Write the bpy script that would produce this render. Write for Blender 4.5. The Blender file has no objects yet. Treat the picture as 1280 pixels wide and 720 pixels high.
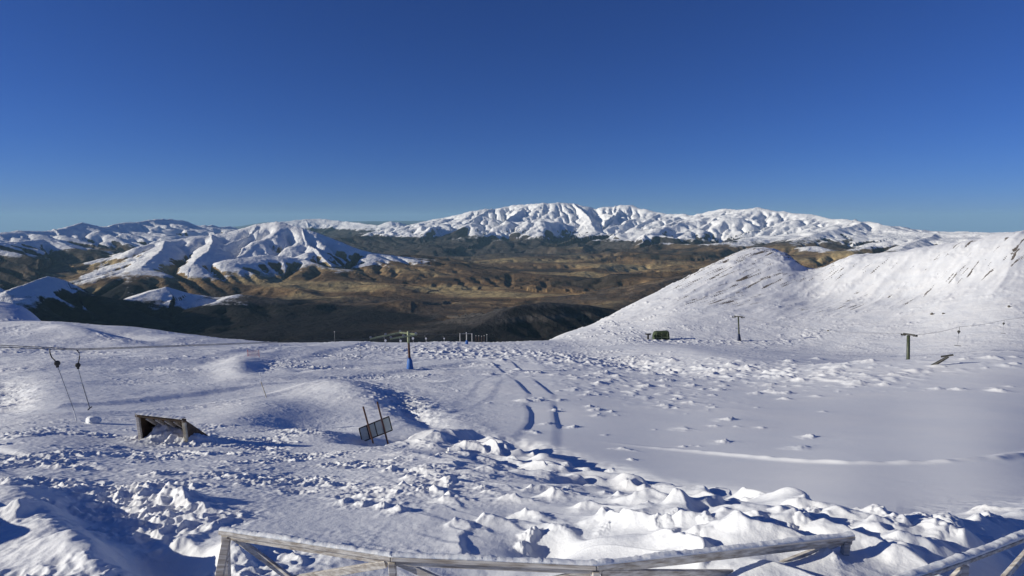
import bpy, bmesh, math, random
import numpy as np
from mathutils import Vector, Matrix

random.seed(7)
scene = bpy.context.scene
col = scene.collection
R = math.radians

# ------------------------------------------------------------------ camera
PITCH = R(6.4)
FPX = 763.0                       # focal length for a 1280 px wide picture
cam_d = bpy.data.cameras.new("camera")
cam_d.sensor_width = 36.0
cam_d.lens = 36.0 * FPX / 1280.0
cam_d.clip_start = 0.2
cam_d.clip_end = 400000.0
cam = bpy.data.objects.new("camera", cam_d)
cam.location = (0, 0, 0)
cam.rotation_euler = (math.pi / 2 - PITCH, 0, 0)
col.objects.link(cam)
scene.camera = cam

# ------------------------------------------------------------------ light
SUN_EL = R(16.0)
SUN_AZ = R(-97.0)                 # measured from +Y (the view), negative = left
world = bpy.data.worlds.new("World")
scene.world = world
world.use_nodes = True
wn = world.node_tree
wn.nodes.clear()
sky = wn.nodes.new('ShaderNodeTexSky')
sky.sky_type = 'NISHITA'
sky.sun_disc = False
sky.sun_elevation = SUN_EL
sky.sun_rotation = SUN_AZ
sky.altitude = 2500.0
sky.air_density = 1.0
sky.dust_density = 0.0
sky.ozone_density = 8.0
bg = wn.nodes.new('ShaderNodeBackground')
bg.inputs['Strength'].default_value = 0.066
wo = wn.nodes.new('ShaderNodeOutputWorld')
wt = wn.nodes.new('ShaderNodeMix'); wt.data_type = 'RGBA'; wt.blend_type = 'MULTIPLY'
wt.inputs[0].default_value = 1.0; wt.inputs[7].default_value = (0.82, 0.82, 1.18, 1)
wn.links.new(sky.outputs[0], wt.inputs[6])
wn.links.new(wt.outputs[2], bg.inputs[0])
wn.links.new(bg.outputs[0], wo.inputs[0])

sun_d = bpy.data.lights.new("sun", 'SUN')
sun_d.energy = 5.0
sun_d.angle = R(0.5)
sun_d.color = (1.0, 0.94, 0.80)
sun = bpy.data.objects.new("sun", sun_d)
sdir = Vector((math.sin(SUN_AZ) * math.cos(SUN_EL), math.cos(SUN_AZ) * math.cos(SUN_EL), math.sin(SUN_EL)))
sun.rotation_euler = sdir.to_track_quat('Z', 'Y').to_euler()
col.objects.link(sun)

scene.view_settings.view_transform = 'Standard'
scene.view_settings.look = 'None'
scene.view_settings.gamma = 1.0
scene.view_settings.exposure = 0.0
scene.view_settings.use_curve_mapping = False
scene.render.engine = 'CYCLES'
scene.cycles.max_bounces = 6
scene.cycles.diffuse_bounces = 3
scene.cycles.volume_bounces = 1

# ------------------------------------------------------------------ numbers
CP, SP = math.cos(PITCH), math.sin(PITCH)

def ray(px, py):
    """picture point (1280x720) -> horizontal bearing and slope of its sight line"""
    u = (np.asarray(px, float) - 640.0) / FPX
    v = (360.0 - np.asarray(py, float)) / FPX
    Y = CP + v * SP
    Z = -SP + v * CP
    h = np.hypot(u, Y)
    return np.arctan2(u, Y), Z / h

def to_px(x, y, z):
    d = y * CP - z * SP
    v = (y * SP + z * CP) / d
    return 640 + FPX * x / d, 360 - FPX * v

def sstep(a, b, x):
    t = np.clip((x - a) / (b - a), 0, 1)
    return t * t * (3 - 2 * t)

_rng = np.random.RandomState(11)
_perm = np.concatenate([_rng.permutation(512)] * 3).astype(np.int32)
_ga = _rng.rand(512) * 2 * math.pi
_gx, _gy = np.cos(_ga), np.sin(_ga)

def perlin(x, y, seed=0):
    x = x + seed * 17.37
    y = y + seed * 31.11
    xi = np.floor(x); yi = np.floor(y)
    xf = x - xi; yf = y - yi
    xi = xi.astype(np.int64) & 511; yi = yi.astype(np.int64) & 511
    u = xf * xf * xf * (xf * (xf * 6 - 15) + 10)
    v = yf * yf * yf * (yf * (yf * 6 - 15) + 10)
    a = _perm[xi]; b = _perm[(xi + 1) & 511]
    def g(h, fx, fy):
        return _gx[h] * fx + _gy[h] * fy
    n00 = g(_perm[a + yi] & 511, xf, yf)
    n10 = g(_perm[b + yi] & 511, xf - 1, yf)
    yj = (yi + 1) & 511
    n01 = g(_perm[a + yj] & 511, xf, yf - 1)
    n11 = g(_perm[b + yj] & 511, xf - 1, yf - 1)
    return (n00 * (1 - u) + n10 * u) * (1 - v) + (n01 * (1 - u) + n11 * u) * v

def fbm(x, y, o=4, seed=0, gain=0.5, lac=2.03):
    s = 0; a = 1.0; f = 1.0
    for i in range(o):
        s = s + a * perlin(x * f, y * f, seed + i * 3)
        a *= gain; f *= lac
    return s

def ridged(x, y, o=5, seed=0, gain=0.5, lac=2.07, power=2.0):
    s = 0; a = 1.0; f = 1.0; w = 1.0; tot = 0
    for i in range(o):
        n = 1 - np.abs(perlin(x * f, y * f, seed + i * 3)) * 2.0
        n = np.clip(n, 0, 1) ** power
        s = s + a * n * w
        w = np.clip(n * 1.6, 0, 1)
        tot += a
        a *= gain; f *= lac
    return s / tot

def pchip(xk, yk, x):
    """monotone cubic through (xk, yk), xk increasing"""
    h = np.diff(xk); d = np.diff(yk) / h
    m = np.zeros(len(xk))
    w1 = 2 * h[1:] + h[:-1]; w2 = h[1:] + 2 * h[:-1]
    ok = d[1:] * d[:-1] > 0
    with np.errstate(divide='ignore', invalid='ignore'):
        hm = (w1 + w2) / (w1 / d[:-1] + w2 / d[1:])
    m[1:-1] = np.where(ok, hm, 0)
    m[0] = d[0]; m[-1] = d[-1]
    i = np.clip(np.searchsorted(xk, x) - 1, 0, len(xk) - 2)
    t = np.clip((x - xk[i]) / h[i], 0, 1)
    t2, t3 = t * t, t * t * t
    return ((2*t3-3*t2+1)*yk[i] + (t3-2*t2+t)*h[i]*m[i] + (-2*t3+3*t2)*yk[i+1] + (t3-t2)*h[i]*m[i+1])

# ------------------------------------------------------------------ the near snow field: its large shape
# profile lines across the slope: {bearing given as picture column: (picture row, metres)}
LINES = [
 {0:(735,10.3),160:(735,9.3),320:(735,8.6),480:(735,8.2),640:(735,8.1),800:(735,8.0),960:(735,7.5),1120:(735,8.5),1280:(735,10.2),1500:(735,12)},
 {0:(690,12.3),160:(690,11.2),320:(690,10.4),480:(690,9.8),640:(690,9.6),800:(690,9.2),960:(690,8.8),1120:(695,9.5),1280:(690,11.6),1500:(690,14)},
 {0:(600,21),160:(598,20),320:(590,20),480:(562,26),640:(598,17.3),800:(630,13.4),960:(655,11.0),1120:(664,11.0),1280:(642,14.0),1500:(625,16)},
 {0:(570,26.5),160:(570,26.5),320:(563,27),480:(553,30),640:(590,21.5),800:(626,17.5),960:(652,14.6),1120:(662,14.2),1280:(640,17.5),1500:(622,19)},
 {0:(540,36),160:(540,36),320:(532,37),480:(524,43),640:(560,30),800:(578,28),960:(590,26),1120:(595,25),1280:(588,28)},
 {0:(513,52),160:(508,52),320:(500,58),480:(492,66),640:(515,50),800:(522,50),960:(523,51),1120:(520,56),1280:(515,60)},
 {0:(470,97),160:(468,94),320:(462,98),480:(466,100),640:(474,86),800:(478,88),960:(477,93),1120:(467,106),1280:(464,113)},
 {0:(435,150),160:(438,144),320:(441,142),480:(446,148),640:(449,142),800:(447,152),960:(445,160),1120:(462,147),1280:(452,158)},
 {-250:(403,240),0:(403,232),60:(402,225),160:(408,208),250:(419,200),320:(427,196),400:(429,203),440:(426,207),480:(429,216),560:(428,230),640:(429,245),690:(425,252),740:(424,245),800:(423,232),960:(425,240),1120:(433,228),1280:(425,225)},
 {-250:(425,290),0:(425,285),60:(430,280),160:(460,265),320:(460,262),560:(455,280),640:(450,285),690:(424.5,275),740:(415,272),800:(402,285),870:(380,310),960:(372,330),1010:(378,330),1120:(375,320),1280:(350,310)},
 {-250:(368,400),0:(376,395),30:(384,385),55:(402,370),90:(460,350),320:(620,330),560:(600,350),640:(520,350),690:(423.5,297),740:(405,312),800:(375,345),850:(350,378),900:(325,410),930:(312,430),950:(309,437),985:(318,428),1005:(334,412),1018:(336,408),1060:(320,412),1100:(316,405),1170:(307,395),1220:(298,390),1280:(288,385)},
]
def line_fn(L):
    ks = sorted(L)
    az = []; r = []; z = []
    for k in ks:
        a, m = ray(k, L[k][0])
        az.append(float(a)); r.append(L[k][1]); z.append(float(m) * L[k][1])
    az = [az[0] - 2.0, az[0] - 0.6] + az + [az[-1] + 0.6, az[-1] + 2.0]
    r = [r[0]] * 2 + r + [r[-1]] * 2
    z = [z[0]] * 2 + z + [z[-1]] * 2
    return np.array(az), np.array(r), np.array(z)
LF = [line_fn(L) for L in LINES]

RB = np.exp(np.linspace(math.log(2.0), math.log(1600.0), 620))
AB = np.linspace(-math.pi, math.pi, 1441)
BASE = np.zeros((len(AB), len(RB)))
_rk = np.stack([pchip(a, r, AB) for a, r, z in LF], 1)
_zk = np.stack([pchip(a, z, AB) for a, r, z in LF], 1)
for i in range(len(AB)):
    rk, zk = _rk[i], _zk[i]
    rr = np.concatenate([[1.0], rk, [rk[-1] * 1.25, rk[-1] * 2.2, 1700]])
    zz = np.concatenate([[zk[0] + 0.1], zk, [zk[-1] - 45, zk[-1] - 260, -980]])
    BASE[i] = pchip(rr, zz, RB)
# soften the joints between the profile lines
def blur(a, ax, n):
    for _ in range(n):
        a = (np.roll(a, 1, ax) + np.roll(a, -1, ax) + 2 * a) / 4 if ax == 0 else \
            np.concatenate([a[:, :1], (a[:, :-2] + a[:, 2:] + 2 * a[:, 1:-1]) / 4, a[:, -1:]], 1)
    return a
BASE = blur(BASE, 0, 6)
BASE = blur(BASE, 1, 3)
_soft = blur(BASE.copy(), 0, 130)
_w = sstep(260, 190, RB)[None, :] * sstep(9, 16, RB)[None, :]
BASE = BASE * (1 - _w) + _soft * _w

def base_z(az, r):
    fi = (az + math.pi) / (2 * math.pi) * (len(AB) - 1)
    fj = (np.log(np.maximum(r, 2.0)) - math.log(2.0)) / (math.log(1600.0) - math.log(2.0)) * (len(RB) - 1)
    i = np.clip(fi.astype(int), 0, len(AB) - 2); j = np.clip(fj.astype(int), 0, len(RB) - 2)
    a = fi - i; b = np.clip(fj - j, 0, 1)
    return (BASE[i, j] * (1 - a) * (1 - b) + BASE[i + 1, j] * a * (1 - b) + BASE[i, j + 1] * (1 - a) * b + BASE[i + 1, j + 1] * a * b)

def base_hit(px, py):
    """where the sight line through a picture point meets the large shape"""
    a, m = ray(px, py)
    r = np.exp(np.linspace(math.log(4), math.log(700), 4000))
    z = base_z(np.full_like(r, a), r)
    k = np.nonzero(z - m * r >= 0)[0]
    rr = r[k[0]] if len(k) else 240.0
    return np.array([rr * math.sin(a), rr * math.cos(a)])

def seg_dist(x, y, P):
    """distance to a polyline, signed side, and position 0..1 along it"""
    best = np.full(x.shape, 1e9); s_ = np.zeros(x.shape); side = np.zeros(x.shape)
    L = [0.0]
    for a, b in zip(P[:-1], P[1:]):
        L.append(L[-1] + math.hypot(b[0] - a[0], b[1] - a[1]))
    for i, (a, b) in enumerate(zip(P[:-1], P[1:])):
        dx, dy = b[0] - a[0], b[1] - a[1]
        l2 = dx * dx + dy * dy
        t = np.clip(((x - a[0]) * dx + (y - a[1]) * dy) / l2, 0, 1)
        qx = x - a[0] - t * dx; qy = y - a[1] - t * dy
        d = np.hypot(qx, qy)
        m = d < best
        best = np.where(m, d, best)
        s_ = np.where(m, (L[i] + t * math.sqrt(l2)) / L[-1], s_)
        side = np.where(m, np.sign(dx * qy - dy * qx), side)
    return best, side, s_

def zone(PX, PY, cx, cy, rx, ry, rot=0.0):
    c, s = math.cos(R(rot)), math.sin(R(rot))
    dx, dy = PX - cx, PY - cy
    u = (dx * c + dy * s) / rx; v = (-dx * s + dy * c) / ry
    return np.exp(-(u * u + v * v))

def pts(*pp):
    return [base_hit(a, b) for a, b in pp]

# wind-cut drifts: (column, row, half width m, height m)
DRIFTS = []
_r = random.Random(5)
HAND = [(850,652,.75,.50),(912,664,.85,.42),(868,686,.60,.32),(1120,676,.55,.40),(1095,664,.5,.30),(690,625,.80,.50),
        (640,628,.6,.30),(735,612,.5,.25),(800,636,.9,.45),(770,628,.6,.35),(560,625,.6,.32),(530,615,.5,.25),(610,655,.7,.35),
        (575,658,.6,.25),(665,675,.35,.3),(655,683,.3,.25),(940,646,.8,.45),(985,650,.8,.40),(1040,662,.7,.35),(745,660,.6,.22),
        (700,668,.5,.2),(545,585,.8,.3),(590,575,.9,.32),(640,582,1.0,.4),(605,590,.7,.25),(690,600,.9,.3),(500,640,.5,.25),
        (455,632,.45,.22),(430,628,.4,.2),(480,634,.4,.25),(820,612,.5,.15),(528,571,.9,.35),(505,567,.8,.28),(560,572,.8,.3),
        (1180,668,.5,.3),(1230,655,.5,.3),(980,668,.6,.25),(790,668,.6,.22),(830,668,.5,.2),(600,560,.7,.25),(575,560,.7,.2),
        (92,690,.75,.34),(20,650,.4,.4),(205,625,.75,.55),(225,668,.5,.42),(245,636,.45,.25),(118,610,.3,.16),(500,612,.5,.3),(1000,655,.7,.35),(890,640,.7,.3)]
for px_, py_, w_, h_ in HAND:
    _p = base_hit(px_, py_); _k = .62 if math.hypot(*_p) < 15 and px_ > 300 else 1.2
    DRIFTS.append((*_p, w_ * _k, h_ * (.56 if _k < 1 else .6), _r.uniform(-.5, .1), _r.random() * 50))
for k in range(70):
    t = _r.random()
    px_ = 490 + 760 * t
    mid = float(np.interp(px_, [490, 640, 800, 960, 1120, 1280], [585, 612, 648, 672, 682, 668]))
    py_ = mid + _r.gauss(0, 17)
    if py_ > 712: continue
    w_ = _r.uniform(.15, .5)
    DRIFTS.append((*base_hit(px_, py_), w_, w_ * _r.uniform(.3, .6), _r.uniform(-.6, .2), _r.random() * 50))
# scattered small clods on the smooth bowl
for k in range(380):
    c_ = _r.random()
    if c_ < .35:  px_, py_ = _r.gauss(985, 75), _r.gauss(468, 9)
    elif c_ < .55: px_, py_ = _r.gauss(800, 90), _r.gauss(492, 16)
    elif c_ < .8: px_, py_ = _r.uniform(600, 900), 446 + abs(_r.gauss(0, 10)) + (_r.random() * 14)
    elif c_ < .9: px_, py_ = _r.uniform(1000, 1280), 470 - _r.random() * 10 + (_r.random() < .3) * 20
    else: px_, py_ = _r.uniform(640, 1000), _r.uniform(470, 560)
    p = base_hit(px_, py_)
    rr = math.hypot(*p)
    w_ = (.25 + 1.0 * _r.random() ** 2.5) * (0.3 + rr / 90.0)
    DRIFTS.append((*p, w_, w_ * _r.uniform(.16, .34), _r.uniform(-.6, .3), _r.random() * 50))
for px_, py_, w_, h_ in [(1013,547,.55,.22),(718,532,.5,.2),(765,515,.5,.2),(738,508,.5,.2),(695,512,.5,.25),(790,573,.3,.1),(672,575,.5,.2),(845,500,.6,.2),(765,580,.3,.1)]:
    DRIFTS.append((*base_hit(px_, py_), w_, h_, -.1, _r.random() * 50))

for px_, py_, w_, h_ in [(207,552,1.25,1.0)]:
    DRIFTS.append((*base_hit(px_, py_), w_, h_, .2, 3.3))
TRACK = pts((715,545),(735,548),(800,557),(860,563),(930,570),(1000,576),(1060,579),(1120,579),(1180,577),(1240,573),(1290,568),(1360,558))
RUT_A = [pts((616,452),(634,466)), pts((647,476),(667,494)), pts((662,505),(668,515),(668,528),(660,538)), pts((636,565),(627,590),(624,602))]
RUT_B = [pts((642,452),(655,463)), pts((672,476),(697,494)), pts((697,505),(699,518),(704,536)), pts((705,564),(722,586)), pts((702,590),(698,608))]
ROAD = pts((-60,516),(60,512),(180,505),(260,495),(345,484),(430,480),(520,478))
PISTE = pts((560,452),(480,462),(400,470),(345,470),(312,460),(330,448),(380,438),(440,428))
BERM = pts((-40,585),(20,622),(60,655),(95,684),(135,722),(170,760))
EDGE = pts((470,560),(520,552),(575,552),(612,551),(650,570),(700,583),(735,598),(760,606),(830,620),(900,632),(960,648),(1010,655),(1080,660),(1150,663),(1215,668),(1290,640),(1400,615))
LINE_SHADOW = pts((-40,556),(30,570),(120,585),(150,586))  # line shadow of a cable, cut into the snow as a shallow groove

def near_height(az, r, detail=True):
    shp = az.shape
    az = az.ravel(); r = r.ravel()
    x, y = r * np.sin(az), r * np.cos(az)
    z0 = base_z(az, r)
    with np.errstate(all='ignore'):
        PX, PY = to_px(x, y, z0)
    bad = y < 2
    PX = np.where(bad, -5000.0, PX); PY = np.where(bad, 900.0, PY)
    z = z0.copy()
    near_crest = sstep(300, 220, r)
    # broad swells
    amp = np.clip(r / 90.0, 0.05, 1.0) * 0.5 * sstep(700, 300, r)
    z += amp * fbm(x / 34 + 3, y / 34, 3, 1) * (1 - .5 * sstep(700, 900, PX) * sstep(200, 60, r))
    # left hillside: hollows and rolls
    lh = sstep(430, 250, PX) * sstep(58, 80, r) * sstep(260, 160, r)
    z += lh * (.8 * fbm(x / 26 + 9, y / 30, 3, 5))
    z -= .7 * zone(PX, PY, 5, 492, 34, 18) * sstep(600, 470, PY)
    z += .10 * zone(PX, PY, 60, 488, 34, 14)
    z -= .55 * zone(PX, PY, 345, 455, 26, 8, -12)
    z += .5 * zone(PX, PY, 300, 458, 20, 9)
    z += 1.0 * zone(PX, PY, 100, 415, 60, 6, 8)
    z -= 1.3 * zone(PX, PY, 150, 417, 40, 4, 8)
    # rise with the dark flank in the middle distance
    z += 1.5 * zone(PX, PY, 432, 496, 60, 14, 6) * sstep(560, 535, PY)
    z -= .6 * zone(PX, PY, 520, 518, 40, 9, 22)
    z += .5 * zone(PX, PY, 330, 512, 60, 14, -4)
    z -= .5 * zone(PX, PY, 380, 530, 70, 8, 3)
    # lit drift in front of the board
    z += .45 * zone(PX, PY, 400, 549, 55, 9, 4)
    # folds in the bowl
    z += 1.3 * zone(PX, PY, 850, 440, 120, 10, 9) - 1.2 * zone(PX, PY, 800, 455, 70, 6, 9)
    z += 2.0 * sstep(960, 1090, PX) * np.exp(-((r - 118) / 15) ** 2)
    # foreground: the dark hollow at lower left with its berm and an added shading bank
    d, side, s = seg_dist(x, y, BERM)
    z += (.20 * np.exp(-(d / .5) ** 2) * sstep(0, .1, s)) * (0.75 + .9 * perlin(x / 1.3, y / 1.3, 41)) * (r < 30)
    z -= .55 * zone(PX, PY, 205, 690, 62, 34) + .25 * zone(PX, PY, 130, 640, 50, 30)
    z += 1.25 * np.exp(-((x + 11.6) / 1.3) ** 2 - ((y - 9.0) / 3.2) ** 2) * (1 + .3 * perlin(x, y, 44))  # unseen bank left of frame, added to shade the hollow
    z -= .35 * zone(PX, PY, 560, 745, 190, 22)
    z += .12 * zone(PX, PY, 425, 695, 34, 14)
    z += .30 * zone(PX, PY, 290, 690, 20, 12)
    z -= .30 * zone(PX, PY, 690, 690, 40, 12)
    if not detail:
        return z.reshape(shp)
    # line features
    for P, w, dp in [(TRACK, .36, .10)]:
        d, side, s = seg_dist(x, y, P)
        z += 1.2 * dp * sstep(.02, .3, s) * np.exp(-(d / w) ** 2) * (1 + .6 * perlin(x / .8, y / .8, 71))
    for P, kf in [(P, 1.0) for P in RUT_A + RUT_B] + [([p for q in RUT_A for p in q], .38), ([p for q in RUT_B for p in q], .38)]:
        rr = math.hypot(*P[0]); w = .30 + rr / 170.0
        m = (np.abs(x - P[0][0]) < 40) & (np.abs(y - P[0][1]) < 150)
        d, side, s = seg_dist(x[m], y[m], P)
        e = d * side / w
        z[m] -= kf * (.020 + rr / 950.0) * np.where(e < 0, sstep(-.8, 0, e), np.exp(-(e / 3.4) ** 1.3)) * sstep(0, .12, s) * sstep(1, .88, s)
    d, side, s = seg_dist(x, y, ROAD)
    wr = 2.6
    road = sstep(wr * 1.6, wr * .8, d)
    z += (.10 * np.exp(-((d - wr * 1.7) / 1.0) ** 2) * (side < 0) - .2 * road) * (r > 35)
    d, side, s = seg_dist(x, y, PISTE)
    piste = sstep(6.5, 3.5, d)
    z += piste * .22
    z -= .15 * np.exp(-((d - 8) / 2.0) ** 2)
    hol = zone(PX, PY, 500, 505, 50, 14, 15) + .8 * zone(PX, PY, 345, 455, 26, 8, -12) + .7 * zone(PX, PY, 10, 492, 34, 18)
    z += hol * .5 * (ridged(x / 2.2, y / 1.6, 4, 301) - .4)
    d, side, s = seg_dist(x, y, LINE_SHADOW)
    z -= .10 * np.exp(-(d / .22) ** 2)
    # drifts: gentle sunward face, cut lee side
    D = np.zeros_like(z)
    for cx, cy, w, h, rot, sd in DRIFTS:
        m = (np.abs(x - cx) < 4.2 * w) & (np.abs(y - cy) < 3.4 * w)
        if not m.any():
            continue
        dx, dy = x[m] - cx, y[m] - cy
        big = w > .35 and math.hypot(cx, cy) < 34
        ang = rot - (.35 if big else 0)
        c, s_ = math.cos(ang), math.sin(ang)
        u = (dx * c + dy * s_) / w; v = (-dx * s_ + dy * c) / w
        wob = perlin(dx / w * 1.3 + sd, dy / w * 1.3 - sd, 3)
        u = u + .45 * wob + .2 * v * v * np.sign(.5 - (sd % 1)); v = v + .4 * wob
        if big:
            fu = np.where(u < 0, np.exp(-(u / .6) ** 2), np.clip(1 - u / 3.2, 0, 1) ** 1.6)
            vw = .62 - .10 * np.clip(u, 0, 3)
            g = fu * np.exp(-np.abs(v / vw) ** 1.5)
            cr = perlin(dx / .16 + sd, dy / .16, 9)
            g = g * (1 + .22 * perlin(dx / w * 3 + sd, dy / w * 3, 9) + .30 * np.clip(cr, 0, 1) * np.exp(-((u + .1) / .35) ** 2) )
        else:
            fu = np.where(u < 0, np.exp(-(u / .75) ** 2), np.exp(-(u / .42) ** 2) * .8 + .2 * np.exp(-(u / 1.6) ** 2))
            g = fu * np.exp(-(v / (1.0 + .25 * np.clip(u, 0, 3))) ** 2)
            g = g * (1 + .35 * perlin(dx / w * 4 + sd, dy / w * 4, 9))
        D[m] = np.maximum(D[m], np.minimum(h, .36 * w + .015 * r[m]) * g * .95)
    # the wind-cut edge of the bank and the saw-tooth drifts on it
    m = (r < 45) & (y > 3)
    xm, ym = x[m], y[m]
    wxx = xm + .55 * perlin(xm / 1.4, ym / 1.4, 141) + .2 * perlin(xm / .45, ym / .45, 142)
    wyy = ym + .55 * perlin(xm / 1.4, ym / 1.4, 143) + .2 * perlin(xm / .45, ym / .45, 144)
    d, side, s = seg_dist(wxx, wyy, EDGE)
    ea = np.array([math.atan2(p[0], p[1]) for p in EDGE]); er = np.array([math.hypot(*p) for p in EDGE])
    sd_ = np.where(np.hypot(wxx, wyy) < np.interp(np.arctan2(wxx, wyy), ea, er), d, -d)           # positive on the camera's side
    hgt = (.60 + .30 * zone(PX[m], PY[m], 560, 556, 70, 40)) * sstep(1290, 1200, PX[m]) * (.35 + .65 * sstep(-.35, .35, perlin(xm / 2.6, ym / 2.6, 145)))
    z[m] += hgt * sstep(-.28, .06, sd_) * np.exp(-np.clip(sd_, 0, 50) / 1.9) * sstep(0, .04, s)
    z[m] -= .50 * np.exp(-((sd_ + 1.5) / 1.3) ** 2) * (sd_ < 6) * sstep(0, .04, s) * sstep(1000, 860, PX[m])
    bandm = sstep(-.2, .5, sd_) * np.exp(-np.clip(sd_ - 2.2, 0, 50) / 2.6) * sstep(0, .06, s)
    bandm = bandm * (1 - .45 * sstep(1000, 1100, PX[m])) * sstep(440, 520, PX[m]) * (1 - .6 * zone(PX[m], PY[m], 470, 660, 90, 26))
    for L_, am, an, sdq in ((1.75, .27, .62, 151), (.85, .13, .85, 155)):
        ph = (xm * math.cos(an) + ym * math.sin(an)) / L_ + 1.1 * perlin(xm / 2.4, ym / 2.4, sdq) + .35 * perlin(xm / .8, ym / .8, sdq + 1)
        fr = ph - np.floor(ph)
        saw = np.where(fr < .82, (fr / .82) ** 1.7, 1 - sstep(.82, 1.0, fr))
        amp_ = sstep(-.12, .38, perlin(xm / 1.7 + .3 * np.floor(ph), ym / 1.7 - .3, sdq + 2) + .12)
        z[m] += bandm * am * saw * amp_
    z += D
    # crust and rubble
    smooth_bowl = sstep(560, 700, PX) * sstep(0, 25, np.interp(np.clip(PX, 0, 1280), [0, 480, 640, 800, 960, 1120, 1280], [0, 540, 590, 618, 640, 650, 630]) - PY) * (r < 130)
    crust = .25 + 1.0 * sstep(520, 330, PX) * sstep(515, 550, PY) + 1.3 * zone(PX, PY, 110, 650, 130, 65) + 1.1 * zone(PX, PY, 470, 600, 70, 26) + .5 * zone(PX, PY, 590, 585, 60, 22) - .25 * zone(PX, PY, 850, 660, 300, 50)
    crust *= 1 - .75 * zone(PX, PY, 400, 655, 110, 26)
    crust *= 1 - .8 * zone(PX, PY, 230, 695, 50, 30)
    crust = np.clip(crust, 0, 1.8) * (1 - .88 * smooth_bowl) * sstep(60, 38, r)
    n1 = ridged(x / .75, y / .55, 3, 21) - .35
    n2 = perlin(x / .13, y / .17, 25)
    patch = sstep(-.22, .30, fbm(x / 3.4, y / 2.6, 3, 27))
    z += crust * (.10 * n1 * (.12 + 1.05 * patch) + .030 * n2 * (.3 + patch) + .10 * perlin(x / 1.1, y / 1.3, 33) * patch)
    # right foreground bank
    # mid distance sastrugi, patches of them
    md = sstep(36, 60, r) * sstep(1200, 500, r) * (1 - .93 * smooth_bowl)
    patch = sstep(.02, .30, fbm(x / 17, y / 13, 3, 51))
    sc = np.clip(r / 70.0, .7, 3.0)
    for lo, hi, k in [(36, 110, 1.0), (80, 260, 2.2), (200, 900, 4.5)]:
        wgt = sstep(lo, lo * 1.4, r) * sstep(hi * 1.3, hi, r)
        n = np.clip(ridged(x / (1.7 * k), y / (1.0 * k), 3, int(60 + k)) - .45, 0, 1)
        z += (1 - .55 * sstep(760, 900, PX)) * (1 - .45 * sstep(420, 300, PX)) * md * wgt * k * (.35 * n * patch + .05 * fbm(x / (1.5 * k), y / (1.2 * k), 3, 66)) * (1 - .9 * road) * (1 - .7 * piste)
    band = (zone(PX, PY, 760, 452, 130, 9, 4) + zone(PX, PY, 980, 470, 110, 10, 3) + .6 * zone(PX, PY, 1150, 470, 120, 5, -6)
            + zone(PX, PY, 860, 428, 100, 4, 0) + .8 * zone(PX, PY, 560, 440, 90, 8) + .8*zone(PX, PY, 1010, 420, 60, 6, -12)
            + .9 * zone(PX, PY, 560, 515, 60, 6, 25) + .6*zone(PX, PY, 800, 490, 100, 16, 8))
    n = np.clip(perlin(x / 2.2, y / 3.4, 81) + .5 * perlin(x / 1.0, y / 1.6, 82), 0, 1)
    z += np.clip(band, 0, 1.2) * n * 1.0 * np.clip(r / 150, .25, 1)
    # right ridge: broken rock ribs running down to the left
    rg = sstep(720, 820, PX) * sstep(250, 330, r) * sstep(520, 440, r)
    qx = (x * .8 + y * .6); qy = (-x * .6 + y * .8)
    z += rg * .62 * (1.7 * (ridged(qx / 70, qy / 16, 4, 90) - .4) + .45 * fbm(qx / 16, qy / 4, 3, 95) + 1.6 * sstep(360, 400, r) * np.clip(fbm(x / 9, y / 9, 4, 97), 0, 1))
    return z.reshape(shp)

def ground(px, py):
    """world point of the finished snow surface on the sight line through (px, py)"""
    a, m = ray(px, py)
    r = np.exp(np.linspace(math.log(6), math.log(600), 2500))
    z = near_height(np.full_like(r, float(a)), r)
    k = np.nonzero(z - float(m) * r >= 0)[0]
    k = k[0] if len(k) else int(np.argmax(z / r))
    return Vector((r[k] * math.sin(a), r[k] * math.cos(a), z[k]))

def ground_at(x, y):
    r = math.hypot(x, y); a = math.atan2(x, y)
    return float(near_height(np.array([a]), np.array([r]))[0])

def on_ray(px, py, r):
    a, m = ray(px, py)
    return Vector((r * math.sin(a), r * math.cos(a), float(m) * r))

# ------------------------------------------------------------------ materials
def nodes_of(name):
    m = bpy.data.materials.new(name); m.use_nodes = True
    nt = m.node_tree
    b = nt.nodes['Principled BSDF']
    return m, nt, b

def N(nt, t, **kw):
    n = nt.nodes.new(t)
    for k, v in kw.items():
        setattr(n, k, v)
    return n

def noise(nt, vec, scale, detail=4, rough=.55):
    n = N(nt, 'ShaderNodeTexNoise'); n.inputs['Scale'].default_value = scale
    n.inputs['Detail'].default_value = detail; n.inputs['Roughness'].default_value = rough
    nt.links.new(vec, n.inputs['Vector'])
    return n.outputs['Fac']

def ramp(nt, fac, stops):
    n = N(nt, 'ShaderNodeValToRGB')
    e = n.color_ramp.elements
    while len(e) < len(stops): e.new(.5)
    for i, (p, c) in enumerate(stops):
        e[i].position = p; e[i].color = (*c, 1) if len(c) == 3 else c
    nt.links.new(fac, n.inputs[0])
    return n.outputs[0]

def maprange(nt, v, a, b, c=0, d=1):
    n = N(nt, 'ShaderNodeMapRange'); n.clamp = True
    nt.links.new(v, n.inputs[0])
    for i, q in enumerate((a, b, c, d)): n.inputs[i + 1].default_value = q
    return n.outputs[0]

def math_(nt, op, a, b=None):
    n = N(nt, 'ShaderNodeMath', operation=op)
    for i, q in enumerate((a, b)):
        if q is None: continue
        if isinstance(q, (int, float)): n.inputs[i].default_value = q
        else: nt.links.new(q, n.inputs[i])
    return n.outputs[0]

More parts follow.
